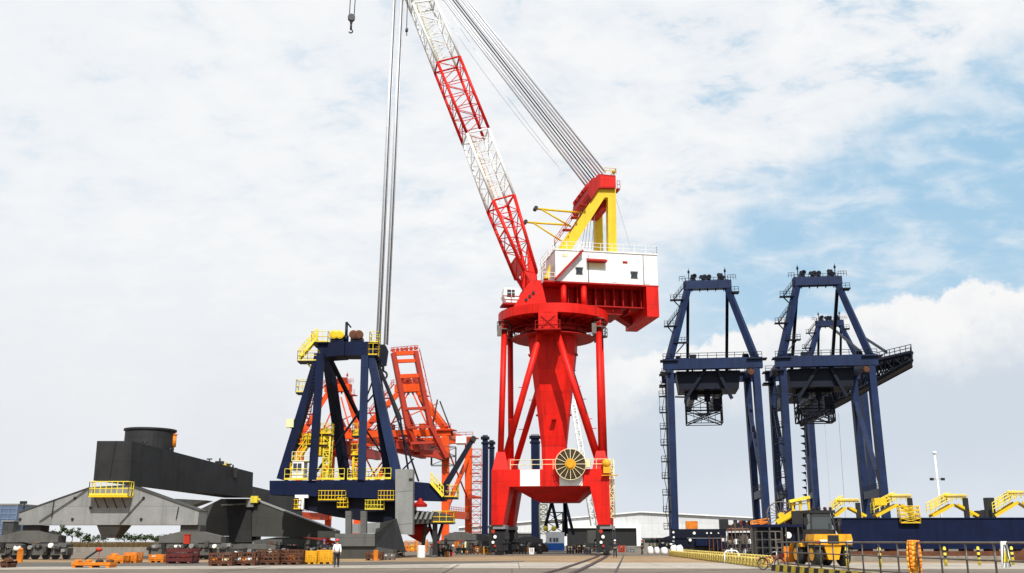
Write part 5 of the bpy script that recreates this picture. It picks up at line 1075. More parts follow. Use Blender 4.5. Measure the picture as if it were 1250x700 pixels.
# ------------------------------------------------------------------ right middle distance: long navy girder with yellow folding frames
NG = Fr(W(1135, 660, 100), 4)
t = thing('bridge_girder', 'long navy crane girder lying on the quay at right', 'girder', NG.o)
u0, z1 = NG.uz(1019, 637, 0); u1, _ = NG.uz(1262, 630, 0); zb = NG.uz(1130, 670.5, 0)[1]; z1 = NG.uz(1135, 633.5, 0)[1]
mb = MB(); mb.hexa([NG.p(u0 + 2, 0, zb), NG.p(u1, 0, zb), NG.p(u1, 3, zb), NG.p(u0 + 2, 3, zb)], [NG.p(u0, 0, z1), NG.p(u1, 0, z1), NG.p(u1, 3, z1), NG.p(u0, 3, z1)]); g_ = mb.build('box_beam', NAVY, t)
mb = MB(); mb.fbox(NG, u0 - .1, u1, -.14, 3.1, z1 + .003, z1 + .14); mb.build('top_flange', NAVY, g_)
for k in range(7): mb = MB(); u = u0 + 4 + (u1 - u0 - 6) * k / 6; mb.fbox(NG, u - .5, u + .5, .3, 2.7, 0.02, zb - .005); mb.build('packing_block', RUST, t)
for px, h in ((1197, 1.0), (1205, 1.1), (1210, 2.6)): mb = MB(); u, _ = NG.uz(px, 630, 1); mb.fbox(NG, u - .45, u + .45, .6, 1.8, z1 + .145, z1 + h); mb.build('motor', BLACK, g_)
for k, (x0, xp, x1, yt, lab) in enumerate(((1019, 1036, 1057, 613, 'yellow folding walkway frame just right of the loader cab'), (1069, 1100, 1118, 607, 'largest yellow folding walkway frame with cage, below the right navy crane'), (1138, 1168, 1194, 607, 'yellow folding walkway frame beside the white lamp mast'), (1214, 1247, 1272, 603, 'yellow folding walkway frame cut by the right edge'))):
    c = NG.pix(xp, 632, 1.0); f = t2 = thing('walkway_frame', lab, 'walkway frame', V3((c.x, c.y, z1 + .14)), 'yellow folding walkway frames'); zz = z1 + .145
    ua, up_, ub = NG.uz(x0, 630, .8)[0], NG.uz(xp, 630, .8)[0], NG.uz(x1, 630, .8)[0]; h = NG.uz(xp, yt, .8)[1] - zz
    pk = NG.p(up_ - .3, .6, zz + h * .64)
    for dv in (0, 1.4): 
        mb = MB(); mb.beam(NG.p(ua, .6 + dv, zz + .2), pk + NG.V * dv, .16, .36); mb.build('left_beam', YEL, f)
        mb = MB(); mb.beam(NG.p(ub, .6 + dv, zz + .2), pk + NG.V * dv + NG.U * .5, .16, .32); mb.build('right_beam', YEL, f)
    mb = MB(); mb.rail([NG.p(ua - .2, .6, zz + .6), pk - NG.U * .3 + UP * .3], 1.2, .06, .8, 3); mb.rail([NG.p(ua - .2, 2.0, zz + .6), pk - NG.U * .3 + UP * .3 + NG.V * 1.4], 1.2, .06, .8, 3); mb.rail([pk - NG.U * 1.2 + UP * .5, pk + NG.U * 1.6 + UP * .5], h * .28, .07, .6, 2); mb.build('railing', LYEL, f)
    mb = MB(); mb.fbox(NG, up_ - 1.3, up_ + 1.5, .4, 2.2, pk.z + .3 + h * .28, pk.z + .38 + h * .28); mb.build('canopy', YEL, f)
    mb = MB(); mb.fbox(NG, up_ + 1.0, up_ + 1.5, .5, 1.1, zz, zz + h * .95); mb.build('post', BLACK, f)
    mb = MB()
    for j in range(9): q = NG.p(ua, 1.3, zz + .3).lerp(pk + NG.V * .7, (j + .5) / 9); mb.beam(q - NG.V * .6, q + NG.V * .6, .25, .05)
    mb.build('tread', YEL, f)
    if k == 1:
        uc = NG.uz(1107, 630, -.2)[0]; mb = MB(); q = [NG.p(uc - .9, -.6, zz - .6), NG.p(uc + 1.5, -.6, zz - .6), NG.p(uc + 1.5, .5, zz - .6), NG.p(uc - .9, .5, zz - .6)]; mb.truss(q, [p + UP * 2.0 for p in q], 4, .06, .04, x=True); mb.fbox(NG, uc - .9, uc + 1.5, -.62, .5, zz - .7, zz - .6); mb.build('cage', YEL, f)
        mb = MB(); mb.fbox(NG, up_ - 3.2, up_ - 1.7, .5, 1.9, zz + h * .6, zz + h * .95); mb.build('equipment_box', YEL, f)
p = W(1150, 640, 128); p.z = 0; zt_ = W(1142, 553, 128).z; t = thing('lamp_mast', 'tall thin white lamp mast standing behind the navy girder', 'lamp mast', p)
mb = MB(); mb.tube(p, V3((p.x, p.y, zt_)), .20, 12, .13); mb.build('mast', WHITE, t); mb = MB(); mb.ball(V3((p.x, p.y, zt_)), .36, 1, 1, .8); mb.build('dome', WHITE, t)
zz = W(1144, 585, 128).z
for s in (-1, 1): mb = MB(); mb.beam(V3((p.x, p.y, zz)), V3((p.x + s * .9, p.y, zz)), .08, .08); mb.fbox(Fr((p.x + s * .9, p.y, 0), 0), -.26, .26, -.2, .2, zz - .22, zz + .18); mb.build('floodlight', BLACK, t)
# rusty beams in front of the girder and a rusty plate at the right edge
for k, (x0, x1, yt, yb, Y, lab) in enumerate(((1035, 1262, 673.5, 678, 84, 'long rusty beam lying before the navy girder, upper one of two'), (1030, 1262, 679.5, 684, 68, 'long grey brown beam lying before the navy girder, lower and nearer of two'))):
    a, b = W(x0, yb, Y), W(x1, yb, Y); z = W(x0, yt, Y).z; o_ = a.copy(); mb = MB(); h = max(.25, z)
    a.z = b.z = 0.03; mb.prism([a, b, b + UP * h, a + UP * h], V3((0, .6, 0))); o = mb.build('steel_beam', RUST if k == 0 else CONC); tag(o, lab, 'beam', 'beams before the navy girder')
mb = MB(); a = G(1234, 686); mb.prism([a, a + V3((3.4, 0, 0)), a + V3((3.4, 0, 2.6)), a + V3((2.0, 0, 1.6))], V3((0, .3, 0))); o = mb.build('leaning_plate', RUST); tag(o, 'rusty triangular plate leaning at the right edge behind the railing', 'steel plate')
# navy module with window grids and the thin spoked reel
MF = Fr(W(950, 670, 76), 6); t = thing('steel_module', 'dark navy steel cabin module with ladder frames and a round white disc', 'steel module', MF.o)
u0, z1 = MF.uz(917, 640.5, 0); u1, _ = MF.uz(988, 640, 0)
mb = MB(); mb.fbox(MF, u0 + .6, u1, .6, 5, .25, z1 - .25); mb.build('cabin', NAVYD, t); mb = MB(); mb.fbox(MF, u0, u1 + .2, 0, 5.2, z1 - .245, z1); mb.build('roof', NAVY, t)
for (a, b) in ((923, 938), (941, 953)):
    mb = MB(); ua, za = MF.uz(a, 677, .2); ub, zb_ = MF.uz(b, 649, .2)
    for i in range(3): x = ua + (ub - ua) * i / 2; mb.beam(MF.p(x, .2, .1), MF.p(x, .2, zb_), .12, .12)
    for i in range(4): z = .3 + (zb_ - .3) * i / 3; mb.beam(MF.p(ua, .2, z), MF.p(ub, .2, z), .1, .1)
    mb.build('ladder_frame', STEEL if a == 941 else DGREY, t)
for px in (918, 940, 955, 960, 975): u = MF.uz(px, 660, .1)[0]; mb = MB(); mb.beam(MF.p(u, .1, 0), MF.p(u, .1, z1 - .25), .14, .14); mb.build('post', DGREY, t)
u, z = MF.uz(962.5, 653.5, .0); mb = MB(); mb.lathe(MF.p(u, .06, z), MF.V, [(.30, 0), (.30, .05)], 20); mb.build('disc', WHITE, t)
mb = MB(); mb.fbox(MF, u0, u1, -.3, .5, .06, .22); mb.build('skid', RUST, t)
rc = MF.pix(953.5, 629.5, 1); t = thing('spoked_reel', 'thin spoked cable reel with a yellow arm on top of the navy module', 'cable reel', V3((rc.x, rc.y, z1)))
mb = MB(); mb.ring(rc, MF.V, 1.3, .05, 40, 5); mb.ring(rc + MF.V * .5, MF.V, 1.3, .05, 40, 5)
mb.build('rim', STEEL, t)
for k in range(20): a = k * math.pi / 10; d = MF.U * math.cos(a) + UP * math.sin(a); mb = MB(); mb.tube(rc + d * .2, rc + d * 1.3, .03, 4); mb.build('spoke', STEEL, t)
mb = MB(); mb.lathe(rc - MF.V * .2, MF.V, [(.3, 0), (.3, .9)], 12); mb.build('hub', YEL, t)
mb = MB(); a, b = MF.pix(948, 638, .6), MF.pix(971, 624, .6); mb.beam(a, b, .3, .45); mb.tube(a - UP * .3, b - UP * .3, .1, 6); mb.build('arm', YEL, t)
mb = MB(); q = MF.pix(968, 634, 1.5); mb.fbox(Fr(q, 6), -.7, .9, -.5, .5, z1 + .003, q.z + .8); mb.build('motor', MAROON, t)
A = MF.pix(976, 613, 1.2); t = thing('yellow_gantry_frame', 'yellow overhead frame standing on the navy module left of the loader cab', 'frame', V3((A.x, A.y, z1)))
mb = MB(); a, b = MF.pix(963, 612.5, 1), MF.pix(988, 607, 1); mb.beam(a, b, .8, .28); mb.build('beam', LYEL, t)
mb = MB(); mb.rail([MF.pix(964, 620, 1), MF.pix(986, 618, 1)], .5, .05, .5); mb.build('railing', LYEL, t)
for px, y0 in ((967, 612), (976, 610), (986.5, 608)): p = MF.pix(px, y0, 1); mb = MB(); mb.beam(V3((p.x, p.y, z1 + .004)), p, .18, .18); mb.build('post', YEL, t)
mb = MB(); q = MF.pix(983, 628, 1); mb.fbox(Fr(q, 6), -1.4, 1.0, -.6, .8, z1 + .01, q.z + .3)
mb.build('winch', BLACK, t)
# base of the left quay crane: heavy navy end carriage with lamps, boxes and scaffold
EF = Fr(W(870, 665, 112), 8); t = thing('end_carriage', 'dark navy crane end carriage with small round lamps beside the yellow barriers', 'end carriage', EF.o)
def eb(nm, x0, x1, y0, y1, v, d, m, par=None):
    a, z0 = EF.uz(x0, y1, v); b, z1 = EF.uz(x1, y0, v); mb = MB(); mb.fbox(EF, a, b, v, v + d, max(.02, z0), z1); return mb.build(nm, m, par or t)
eb('sill', 819, 886, 646, 657, 0, 3, NAVYD); eb('carriage', 824, 880, 657.3, 668, .2, 2.6, NAVYD); eb('upright', 879, 889, 634, 646, .2, 2, BLACK); eb('tank', 850, 868, 658, 666.5, -.6, .7, NAVY); eb('tank', 876, 890, 661, 671, -.8, .9, NAVY)
for k in range(6): x = 822 + 10 * k; u, z = EF.uz(x + 4, 674, .5); mb = MB(); mb.lathe(EF.p(u, .3, .75), EF.V, [(.4, 0), (.72, .1), (.72, .5), (.4, .6)], 16); mb.build('wheel', BLACK, t)
for px, py, r in ((847.5, 651, .20), (842.5, 659.5, .2), (863, 651, .12), (868, 651, .12), (822, 650, .16), (822.5, 656, .14), (877, 651, .1)): u, z = EF.uz(px, py, -.1); mb = MB(); mb.lathe(EF.p(u, -.16, z), EF.V, [(r, 0), (r, .14)], 12); mb.build('lamp', WHITE, t)
for k in range(5): u, z = EF.uz(866 + 5 * k, 668, -1); mb = MB(); mb.beam(EF.p(u, -1, .0), EF.p(u, -1, 2.4 - .25 * (k % 3)), .12, .12); mb.build('scaffold_post', RUST, t)
mb = MB(); u, z = EF.uz(889, 645, .5); u2_, z2_ = EF.uz(917, 645, .5); z = EF.uz(900, 645, .5)[1]; rr = random.Random(4)
for k in range(16):
    x = u + (u2_ - u) * k / 16; hh = rr.uniform(.25, 1.2); m1 = MB()
    if k % 3 == 0: m1.lathe(EF.p(x + .2, .3, z + hh * .5), EF.V, [(hh * .3, 0), (hh * .5, .08), (hh * .5, .7), (hh * .3, .8)], 12)
    else: m1.fbox(EF, x, x + rr.uniform(.15, .55), .2 + .1 * (k % 2), 1.2, z, z + hh)
    m1.build('machine_unit', (BLACK, MAROON, NAVYD, RUST)[k % 4], t)
for k in range(7):
    a_, za = EF.uz(889 + 4.6 * k, 676, -1.6); m1 = MB(); m1.beam(EF.p(a_, -1.6 - .4 * (k % 2), 0), EF.p(a_ + .1, -1.6 - .4 * (k % 2), 3.2 + .5 * (k % 3)), .1, .1); m1.build('scaffold_post', (STEEL, RUST)[k % 2], t)
for k in range(3):
    a_, za = EF.uz(888, 676, -1.7); b_, zb2 = EF.uz(919, 676, -1.7); m1 = MB(); m1.beam(EF.p(a_, -1.7, .6 + 1.2 * k), EF.p(b_, -1.7, .7 + 1.2 * k), .09, .09); m1.build('scaffold_rail', (STEEL, RUST)[k % 2], t)
m1 = MB(); m1.beam(EF.p(a_, -2.1, .25), EF.p(b_, -2.1, .25), .8, .3); m1.build('skid', RUST, t)
eb('deck', 886.5, 920, 645.2, 648, 0, 3, RUST); eb('frame', 890, 918, 650.4, 672, 1, 1.5, NAVYD)
ob = eb('junk', 837.5, 851.5, 636.3, 645.8, .5, 2.0, SORANGE); ob.parent = None; ob.location = ORG[t.name]; ob.name = 'orange_container'; tag(ob, 'small orange box container standing on the navy end carriage', 'container')
q0, q1 = EF.uz(917, 645, -.4), EF.uz(938, 634, -.4); t = thing('orange_cage', 'orange open steel cage on the navy steelwork left of the spoked reel', 'cage', EF.p(q0[0], 0, q0[1])); mb = MB(); q = [EF.p(q0[0], -.4, q0[1]), EF.p(q1[0], -.4, q0[1] + .4), EF.p(q1[0], 1.2, q0[1] + .4), EF.p(q0[0], 1.2, q0[1])]; mb.truss(q, [p + UP * (q1[1] - q0[1]) * .75 for p in q], 2, .1, .09); mb.build('cage_frame', SORANGE, t); mb = MB(); mb.prism([p - UP * .12 for p in q], UP * .1); mb.build('floor', RUST, t)
# ------------------------------------------------------------------ people
def skin_mesh(name, joints, edges, m, par, sub=2, root=0):
    """joints: (position, radius); one continuous skinned surface"""
    me = bpy.data.meshes.new(name); me.from_pydata([j[0] for j in joints], edges, []); o = bpy.data.objects.new(name, me); C.objects.link(o)
    md = o.modifiers.new('skin', 'SKIN'); md.use_smooth_shade = True
    for i, j in enumerate(joints):
        sv = me.skin_vertices[0].data[i]; r = j[1]; sv.radius = r if isinstance(r, tuple) else (r, r); sv.use_root = (i == root)
    o.modifiers.new('sub', 'SUBSURF').levels = sub
    dg = bpy.context.evaluated_depsgraph_get(); ev = o.evaluated_get(dg); nm = bpy.data.meshes.new_from_object(ev)
    o.modifiers.clear(); o.data = nm; nm.name = name; nm.materials.clear(); nm.materials.append(m)
    for p in nm.polygons: p.use_smooth = True
    o.parent = par; return o
def person(px, py, label, shirt, trousers, hat, rz, arms=0.0, stride=.22):
    loc = G(px, py); t = thing('person', label, 'person', loc); t.rotation_euler = (0, 0, rz)
    s = stride
    J = [((0, 0, .96), (.15, .11)), ((0, 0, 1.16), (.13, .10)), ((0, .01, 1.36), (.165, .11)), ((0, .01, 1.47), (.07, .065)), ((0, .02, 1.55), (.055, .055)), ((0, .03, 1.63), (.078, .09)), ((0, .035, 1.70), (.076, .088)), ((0, .03, 1.745), (.05, .06))]
    E = [(0, 1), (1, 2), (2, 3), (3, 4), (4, 5), (5, 6), (6, 7)]
    def chain(start, pts):
        k = start
        for p in pts: J.append(p); E.append((k, len(J) - 1)); k = len(J) - 1
        return k
    for sd in (-1, 1):
        f = s * sd
        a = chain(0, [((sd * .10, 0, .90), .10), ((sd * .105, f * .45 + .02, .50), .066), ((sd * .105, f * .9 - (.06 if f < 0 else 0), .10), .042), ((sd * .115, f * .9 + .06 - (.06 if f < 0 else 0), .045), .042), ((sd * .125, f * .9 + .17 - (.06 if f < 0 else 0), .035), .032)])
        w = chain(2, [((sd * .19, 0, 1.39), .062), ((sd * .235, -f * .12, 1.13), .043), ((sd * .245 , -f * .35 + .05, .90), .030), ((sd * .25, -f * .38 + .065, .85), (.018, .038))])
        palm = J[-1][0]
        for k in range(4):
            y = palm[1] + (k - 1.5) * .019; l = (.062, .072, .067, .052)[k]
            chain(w, [((palm[0] - sd * .004, y, palm[2] - .045), .009), ((palm[0] - sd * .012, y + .004, palm[2] - .045 - l * .55), .0085), ((palm[0] - sd * .026, y + .006, palm[2] - .045 - l), .0075)])
        chain(w, [((palm[0] - sd * .012, palm[1] + .04, palm[2] - .02), .010), ((palm[0] - sd * .022, palm[1] + .052, palm[2] - .058), .008)])
    body = skin_mesh('body', J, E, SKIN, t)
    # face
    for sx in (-1, 1):
        mb = MB(); mb.ball((sx * .031, .115, 1.655), .013, n=8, m=5); mb.build('eye', BLACK, None); o = bpy.data.objects[[x.name for x in bpy.data.objects if x.name.startswith('eye')][-1]]
        o.parent = t; o.location = (sx * .031, .115, 1.642)
    mb = MB(); mb.add([(-.014, .112, 1.615), (.014, .112, 1.615), (0, .142, 1.618), (0, .115, 1.655)], [(0, 1, 2), (0, 2, 3), (1, 3, 2), (0, 3, 1)]); nz = mb.build('nose', SKIN, None); nz.parent = t; 
    nz.location = (0, .127, 1.615)
    # clothing
    sj = [((0, 0, .93), (.168, .128)), ((0, 0, 1.16), (.152, .122)), ((0, .01, 1.36), (.185, .130)), ((0, .01, 1.45), (.085, .078))]; se = [(0, 1), (1, 2), (2, 3)]
    for sd in (-1, 1):
        f = s * sd; k = len(sj); sj += [((sd * .19, 0, 1.395), .078), ((sd * .235, -f * .12, 1.13), .062), ((sd * .243, -f * .32 + .04, .94), .048)]; se += [(2, k), (k, k + 1), (k + 1, k + 2)]
    skin_mesh('shirt', sj, se, shirt, t)
    tj = [((0, 0, .97), (.165, .125))]; te = []
    for sd in (-1, 1):
        f = s * sd; k = len(tj); tj += [((sd * .10, 0, .88), .118), ((sd * .107, f * .45 + .02, .50), .086), ((sd * .107, f * .9 - (.06 if f < 0 else 0), .10), .072)]; te += [(0, k), (k, k + 1), (k + 1, k + 2)]
    skin_mesh('trousers', tj, te, trousers, t)
    for sd in (-1, 1):
        f = s * sd; y = f * .9 - (.06 if f < 0 else 0); skin_mesh('shoe', [((sd * .112, y - .06, .05), .05), ((sd * .118, y + .06, .05), .052), ((sd * .127, y + .19, .04), .042)], [(0, 1), (1, 2)], BLACK, t)
    for nm, m, prof in (('hair', HAIR, [(.088, 0), (.096, .05), (.09, .09), (.05, .12)]), ('helmet', hat, [(.135, 0), (.135, .008), (.112, .02), (.106, .07), (.078, .115), (.035, .138)])):
        if m is None: continue
        mb = MB(); z0 = 1.63 if nm == 'hair' else 1.685; mb.lathe((0, .012 if nm == 'hair' else .028, z0), UP, prof, 18); o = mb.build(nm, m, None); o.parent = t; o.location = (0, .012 if nm == 'hair' else .028, z0)
        for p in o.data.polygons: p.use_smooth = True
    return t
person(410.5, 693, 'person in white shirt, black trousers and red helmet walking near the yellow crates', SHIRT, TROUS, HELM, R(8))
person(751, 681, 'person in dark work clothes walking beside the rails right of the red crane', DCLOTH, DCLOTH, HELMW, R(-10))
person(784, 676.8, 'distant person in black clothes next to the white sacks', DCLOTH, DCLOTH, HELM, R(60), 0, .1)
person(395, 683.5, 'person in dark overalls and blue helmet half hidden behind the yellow crates', DCLOTH, DCLOTH, mat('blue_helmet', (.03, .08, .3), .4, .05, 9, streak=0), R(160), 0, .05)
# ------------------------------------------------------------------ crates, racks and drums
rk = random.Random(21)
def crate(px0, px1, y0, yb, m, label, cat='crate', name='steel_crate', slats=4, posts=6, fill=(), dep=None, group=None, solid=False):
    a, b = G(px0, yb), G(px1, yb); w = b.x - a.x; f = Fr(a, 0); h = WA(px0, y0, a.y).z; d = dep or min(2.4, w * .6); t = thing(name, label, cat, f.o + f.U * (w / 2), group)
    mb = MB(); mb.fbox(f, 0, w, 0, d, .14, .22)
    for x in (.12, w / 2, w - .12): mb.fbox(f, x - .1, x + .1, 0.02, d - .02, 0.01, .138)
    mb.build('base', m, t)
    for (x, y) in ((.05, .05), (w - .05, .05), (w - .05, d - .05), (.05, d - .05)): mb = MB(); mb.beam(f.p(x, y, .221), f.p(x, y, h), .1, .1); mb.build('corner_post', m, t)
    mb = MB()
    for v in (.0, d):
        for k in range(slats): z = .3 + (h - .36) * k / max(1, slats - 1); mb.beam(f.p(0, v, z), f.p(w, v, z), .05, .09 if not solid else (h - .3) / slats * .95)
        for k in range(posts): x = w * (k + .5) / posts; mb.beam(f.p(x, v, .22), f.p(x, v, h - .04), .06, .06)
    for u in (0, w):
        for k in range(slats): z = .3 + (h - .36) * k / max(1, slats - 1); mb.beam(f.p(u, 0, z), f.p(u, d, z), .05, .08)
    mb.build('side_mesh', m, t)
    for k in range(len(fill)):
        x = w * (k + .5) / len(fill); r = min(w / len(fill) * .42, .42); hh = h * rk.uniform(.55, .85); mb = MB()
        if k % 2: mb.lathe(f.p(x, d * .3, .23), UP, [(r, 0), (r * 1.04, .04), (r, .08), (r, hh * .6), (r * .6, hh * .65)], 12)
        else: mb.lathe(f.p(x, d * .15, .23 + r), f.V, [(r * .3, 0), (r, .03), (r, d * .5), (r * .3, d * .55)], 12)
        mb.build('load', fill[k], t)
    return t
crate(202, 234, 671, 688.5, MAROON, 'dark red steel bin standing before the grey bogies', 'bin', 'steel_bin', 3, 5, (MAROON, RUST, ORED, RUST), 1.8, None, True)
crate(254, 283, 675, 691.5, RUST, 'rusty crate of coils and yellow parts left of the darker crates', 'crate', 'steel_crate', 3, 4, (SORANGE, RUST, CREAM, MAROON), 1.5)
crate(284, 311, 674, 691, RUST, 'rusty crate with white and orange pipes next to the crate of coils', 'crate', 'steel_crate', 3, 4, (WHITE, SORANGE, WHITE, RUST), 1.5)
crate(314, 340, 671, 690, RUST, 'tall rust brown crate with a dark grey lid, left one of a pair', 'crate', 'steel_crate', 4, 5, (RUST, DGREY, RUST), 1.7)
crate(341, 366, 671, 689.7, RUST, 'tall rust brown crate beside the yellow crates, right one of a pair', 'crate', 'steel_crate', 4, 6, (RUST, SORANGE, RUST), 1.7)
crate(368, 386, 672.5, 689, CYEL, 'left one of two bright yellow mesh crates', 'crate', 'mesh_crate', 6, 6, (CYEL, YEL, CYEL), 1.4)
crate(386.5, 405.5, 671.5, 688.8, CYEL, 'right one of two bright yellow mesh crates, near the person in white', 'crate', 'mesh_crate', 6, 6, (YEL, CYEL, CYEL), 1.4)
crate(130, 150, 678.5, 688, SORANGE, 'low orange rack with pipes under the grey beam, left half', 'rack', 'steel_rack', 3, 4, (SORANGE, SORANGE), 1.4)
crate(150.5, 166, 674.5, 687.5, SORANGE, 'taller orange rack under the grey beam beside the lower one', 'rack', 'steel_rack', 4, 4, (SORANGE, SORANGE), 1.4)
crate(181, 199, 677, 687, SORANGE, 'orange and white crate left of the dark red bin', 'crate', 'steel_crate', 3, 3, (WHITE, SORANGE, STEEL), 1.4)
crate(0, 9, 685, 693.5, RUST, 'small rusty crate at the left edge of the picture', 'crate', 'steel_crate', 3, 3, (RUST,), 1.2)
crate(-14, -3, 672, 686, DGREY, 'dark grey crate just outside the left edge', 'crate', 'steel_crate', 3, 3, (), 1.2) if False else None
t = crate(87, 133, 688, 693.5, SORANGE, 'flat orange skid with a leaning boom and red hoist head', 'skid', 'steel_skid', 2, 8, (SORANGE, BLACK, SORANGE, CREAM, BLACK, SORANGE, RUST), 1.3)
a, b = G(103, 690), WA(121, 671, G(103, 690).y); mb = MB(); mb.beam(a + UP * .4, b, .09, .12); mb.build('boom', BLACK, t); mb = MB(); mb.ball(b, .2, 1.3, 1, .8); mb.build('hoist_head', ORED, t)
for px in (121, 112): q = WA(px, 676, a.y); mb = MB(); mb.tube(V3((q.x, q.y, .3)), V3((q.x, q.y, b.z if px == 121 else b.z - .7)), .025, 5); mb.build('stay', ORED, t)
p = G(23.5, 687); t = thing('hydrant_post', 'orange cylindrical post before the left grey wheel bogie', 'post', p); mb = MB(); mb.lathe(p, UP, [(.24, 0), (.24, .9)], 14); mb.build('body', SORANGE, t); mb = MB(); mb.lathe(p + UP * .901, UP, [(.16, 0), (.2, .03), (.2, .15), (.08, .25)], 14); mb.build('cap', SORANGE, t)
p = W(228, 664, 71); mb = MB(); mb.fbox(Fr(p, 0), -.25, .25, -.2, .2, p.z, p.z + .75); mb.fbox(Fr(p, 0), -.3, .3, -.25, .25, p.z + .751, p.z + .82); o = mb.build('control_cabinet', ORED); tag(o, 'small orange red control cabinet on the right grey bogie', 'cabinet')
# yard clutter behind the navy section and around the red crane
def drum(px, yb, w, h, m, label, name='drum', group=None):
    p = G(px, yb); s = (G(px + w / 2, yb) - G(px - w / 2, yb)).x / 2; H = h * s * 2 / w; t = thing(name, label, 'drum' if name == 'drum' else 'sack', p, group); mb = MB()
    if name == 'drum': mb.lathe(p, UP, [(s * .96, 0), (s, .03), (s, H * .33), (s * 1.03, H * .35), (s, H * .37), (s, H * .97), (s * .9, H)], 16); mb.build('shell', m, t); m2 = MB(); m2.lathe(p + UP * H, UP, [(s * .9, .001), (s * .88, .04)], 16); m2.build('lid', m, t)
    else:
        q = lambda z, k: [p + V3((x * s * k, y * s * k, z)) for x, y in ((-1, -.2), (-.6, -1), (.6, -1), (1, -.2), (1, .6), (.5, 1), (-.5, 1), (-1, .6))]
        vs = q(0, .9) + q(H * .3, 1.08) + q(H * .75, 1.03) + q(H * .93, .85) + q(H, .6); mb.add(vs, [tuple(range(7, -1, -1))] + [(k * 8 + i, k * 8 + (i + 1) % 8, k * 8 + 8 + (i + 1) % 8, k * 8 + 8 + i) for k in range(4) for i in range(8)] + [tuple(range(32, 40))], True); mb.build('bag', m, t); m2 = MB(); m2.tube(p + UP * H * .97 - V3((s * .5, 0, 0)), p + UP * H * 1.02 + V3((s * .5, 0, 0)), .05, 5); m2.build('loop', m, t)
    return t
drum(514, 681, 10, 14, WHITE, 'tall white drum on the gravel behind the grey support block')
drum(528, 680, 8, 10, WHITE, 'shorter white drum right of the tall white drum')
drum(545.5, 680, 4, 6, SORANGE, 'small orange drum right of the white drums')
drum(551, 679.5, 3.4, 5, RED, 'small red drum next to the orange drum')
crate(494, 506, 660, 674, SORANGE, 'amber crate of valves behind the white drums, left of its twin', 'crate', 'steel_crate', 3, 3, (SORANGE, YEL), 1.6)
crate(507.5, 521, 659, 674.5, SORANGE, 'amber crate of valves directly above the tall white drum', 'crate', 'steel_crate', 3, 3, (YEL, SORANGE), 1.6)
crate(446, 466, 674, 684.5, RUST, 'rust brown crate under the grey support block', 'crate', 'steel_crate', 3, 4, (RUST, SORANGE, RUST), 1.4)
drum(458.5, 684.5, 6, 12, SORANGE, 'orange drum before the grey support block')
crate(467, 481, 676, 684, STEEL, 'grey pallet of white fittings beside the orange drum', 'pallet', 'pallet', 2, 3, (WHITE, STEEL, WHITE), 1.2)
crate(534, 547, 664, 679.5, DGREY, 'dark grey crate under the black strut of the navy section', 'crate', 'steel_crate', 3, 4, (BLACK, DGREY, RUST), 1.6)
crate(577, 589, 668, 677, RUST, 'rusty crate of brackets before the grey bogie sets', 'crate', 'steel_crate', 3, 4, (RUST, CREAM, RUST), 1.4)
crate(590, 600, 667, 677, CYEL, 'ochre crate left of the black bogie of the red crane', 'crate', 'steel_crate', 3, 3, (RUST, SORANGE), 1.4)
for i, (px, Y, lab) in enumerate(((562, 118, 'grey wheel bogie set behind the small red drum, leftmost of three'), (585, 124, 'grey wheel bogie set below the navy columns, middle of three'), (645, 130, 'grey wheel bogie set between the legs of the red crane'))):
    f = Fr(W(px, 665, Y), 4); t = thing('bogie_set', lab, 'bogie', f.o, 'spare wheel bogies'); bogies(t, f, 0, 0, 3.0 - .3 * i, 6.5, f.U, 1.7, BOGIE, RUST, .36)
    for k in range(5): m1 = MB(); u = rk.uniform(-3, 2.4); m1.fbox(f, u, u + rk.uniform(.4, .9), -1.8, -1.2, 0.02, rk.uniform(.5, 1.3)); m1.build('loose_part', (STEEL, RUST, SORANGE, WHITE, DGREY)[k], t)
for i, (x0, x1, y0, yb, m, lab) in enumerate(((633, 643, 668, 676, STEEL, 'grey pallet of small parts inside the red portal, left side'), (646, 652, 669, 677, WHITE, 'white pallet load left of the blue and white rig'), (655, 662, 667, 676.5, DGREY, 'dark pallet load touching the blue rig base'), (692, 701, 666, 676, STEEL, 'steel pallet right of the blue and white rig'), (703, 711, 665, 675.5, RUST, 'rusty pallet before the dark warehouse door'), (713, 722, 667, 676, GREY, 'grey pallet touching the right leg of the red crane'), (756, 763, 666, 674.5, ORED, 'red pallet load right of the person in dark clothes'), (766, 776, 667, 674.5, GREY2, 'pale pallet load before the warehouse door post'))):
    crate(x0, x1, y0, yb, m, lab, 'pallet', 'pallet_load', 3, 3, (m, STEEL, m), 1.5)
for i, (px, yb, w, h, lab) in enumerate(((794, 677, 7, 9, 'white bulk sack beside the distant person in black'), (802, 676.6, 6, 8, 'white bulk sack in the middle of the loose group of sacks'), (811, 677, 8, 8, 'wide low white bulk sack'), (823, 678.5, 8, 12, 'tall white bulk sack at the foot of the left quay crane'), (830, 679.5, 8, 13, 'tallest white bulk sack beside the yellow barriers'))):
    drum(px, yb, w, h, WHITE, lab, 'bulk_sack')
f = Fr(W(801, 662, 190), 0); t = thing('parked_bus', 'low white shed with a dark strip of windows before the warehouse', 'shed', f.o); t.name = 'strip_window_shed'
ORG[t.name] = V3(f.o); u0, z1 = f.uz(786, 657.5, 0); u1, _ = f.uz(818, 657, 0); mb = MB(); mb.fbox(f, u0, u1, 0, 3, .02, z1); mb.build('body', CONC, t)
for a, b in ((787, 804), (806, 816)): x0, zz0 = f.uz(a, 662.7, 0); x1, zz1 = f.uz(b, 658.8, 0); mb = MB(); mb.fbox(f, x0, x1, -.06, -.003, zz0, zz1); mb.build('window', GLASS, t)
mb = MB(); mb.fbox(f, u0 - .2, u1 + .2, -.2, 3.2, z1 + .003, z1 + .15); mb.build('roof', GREY2, t)
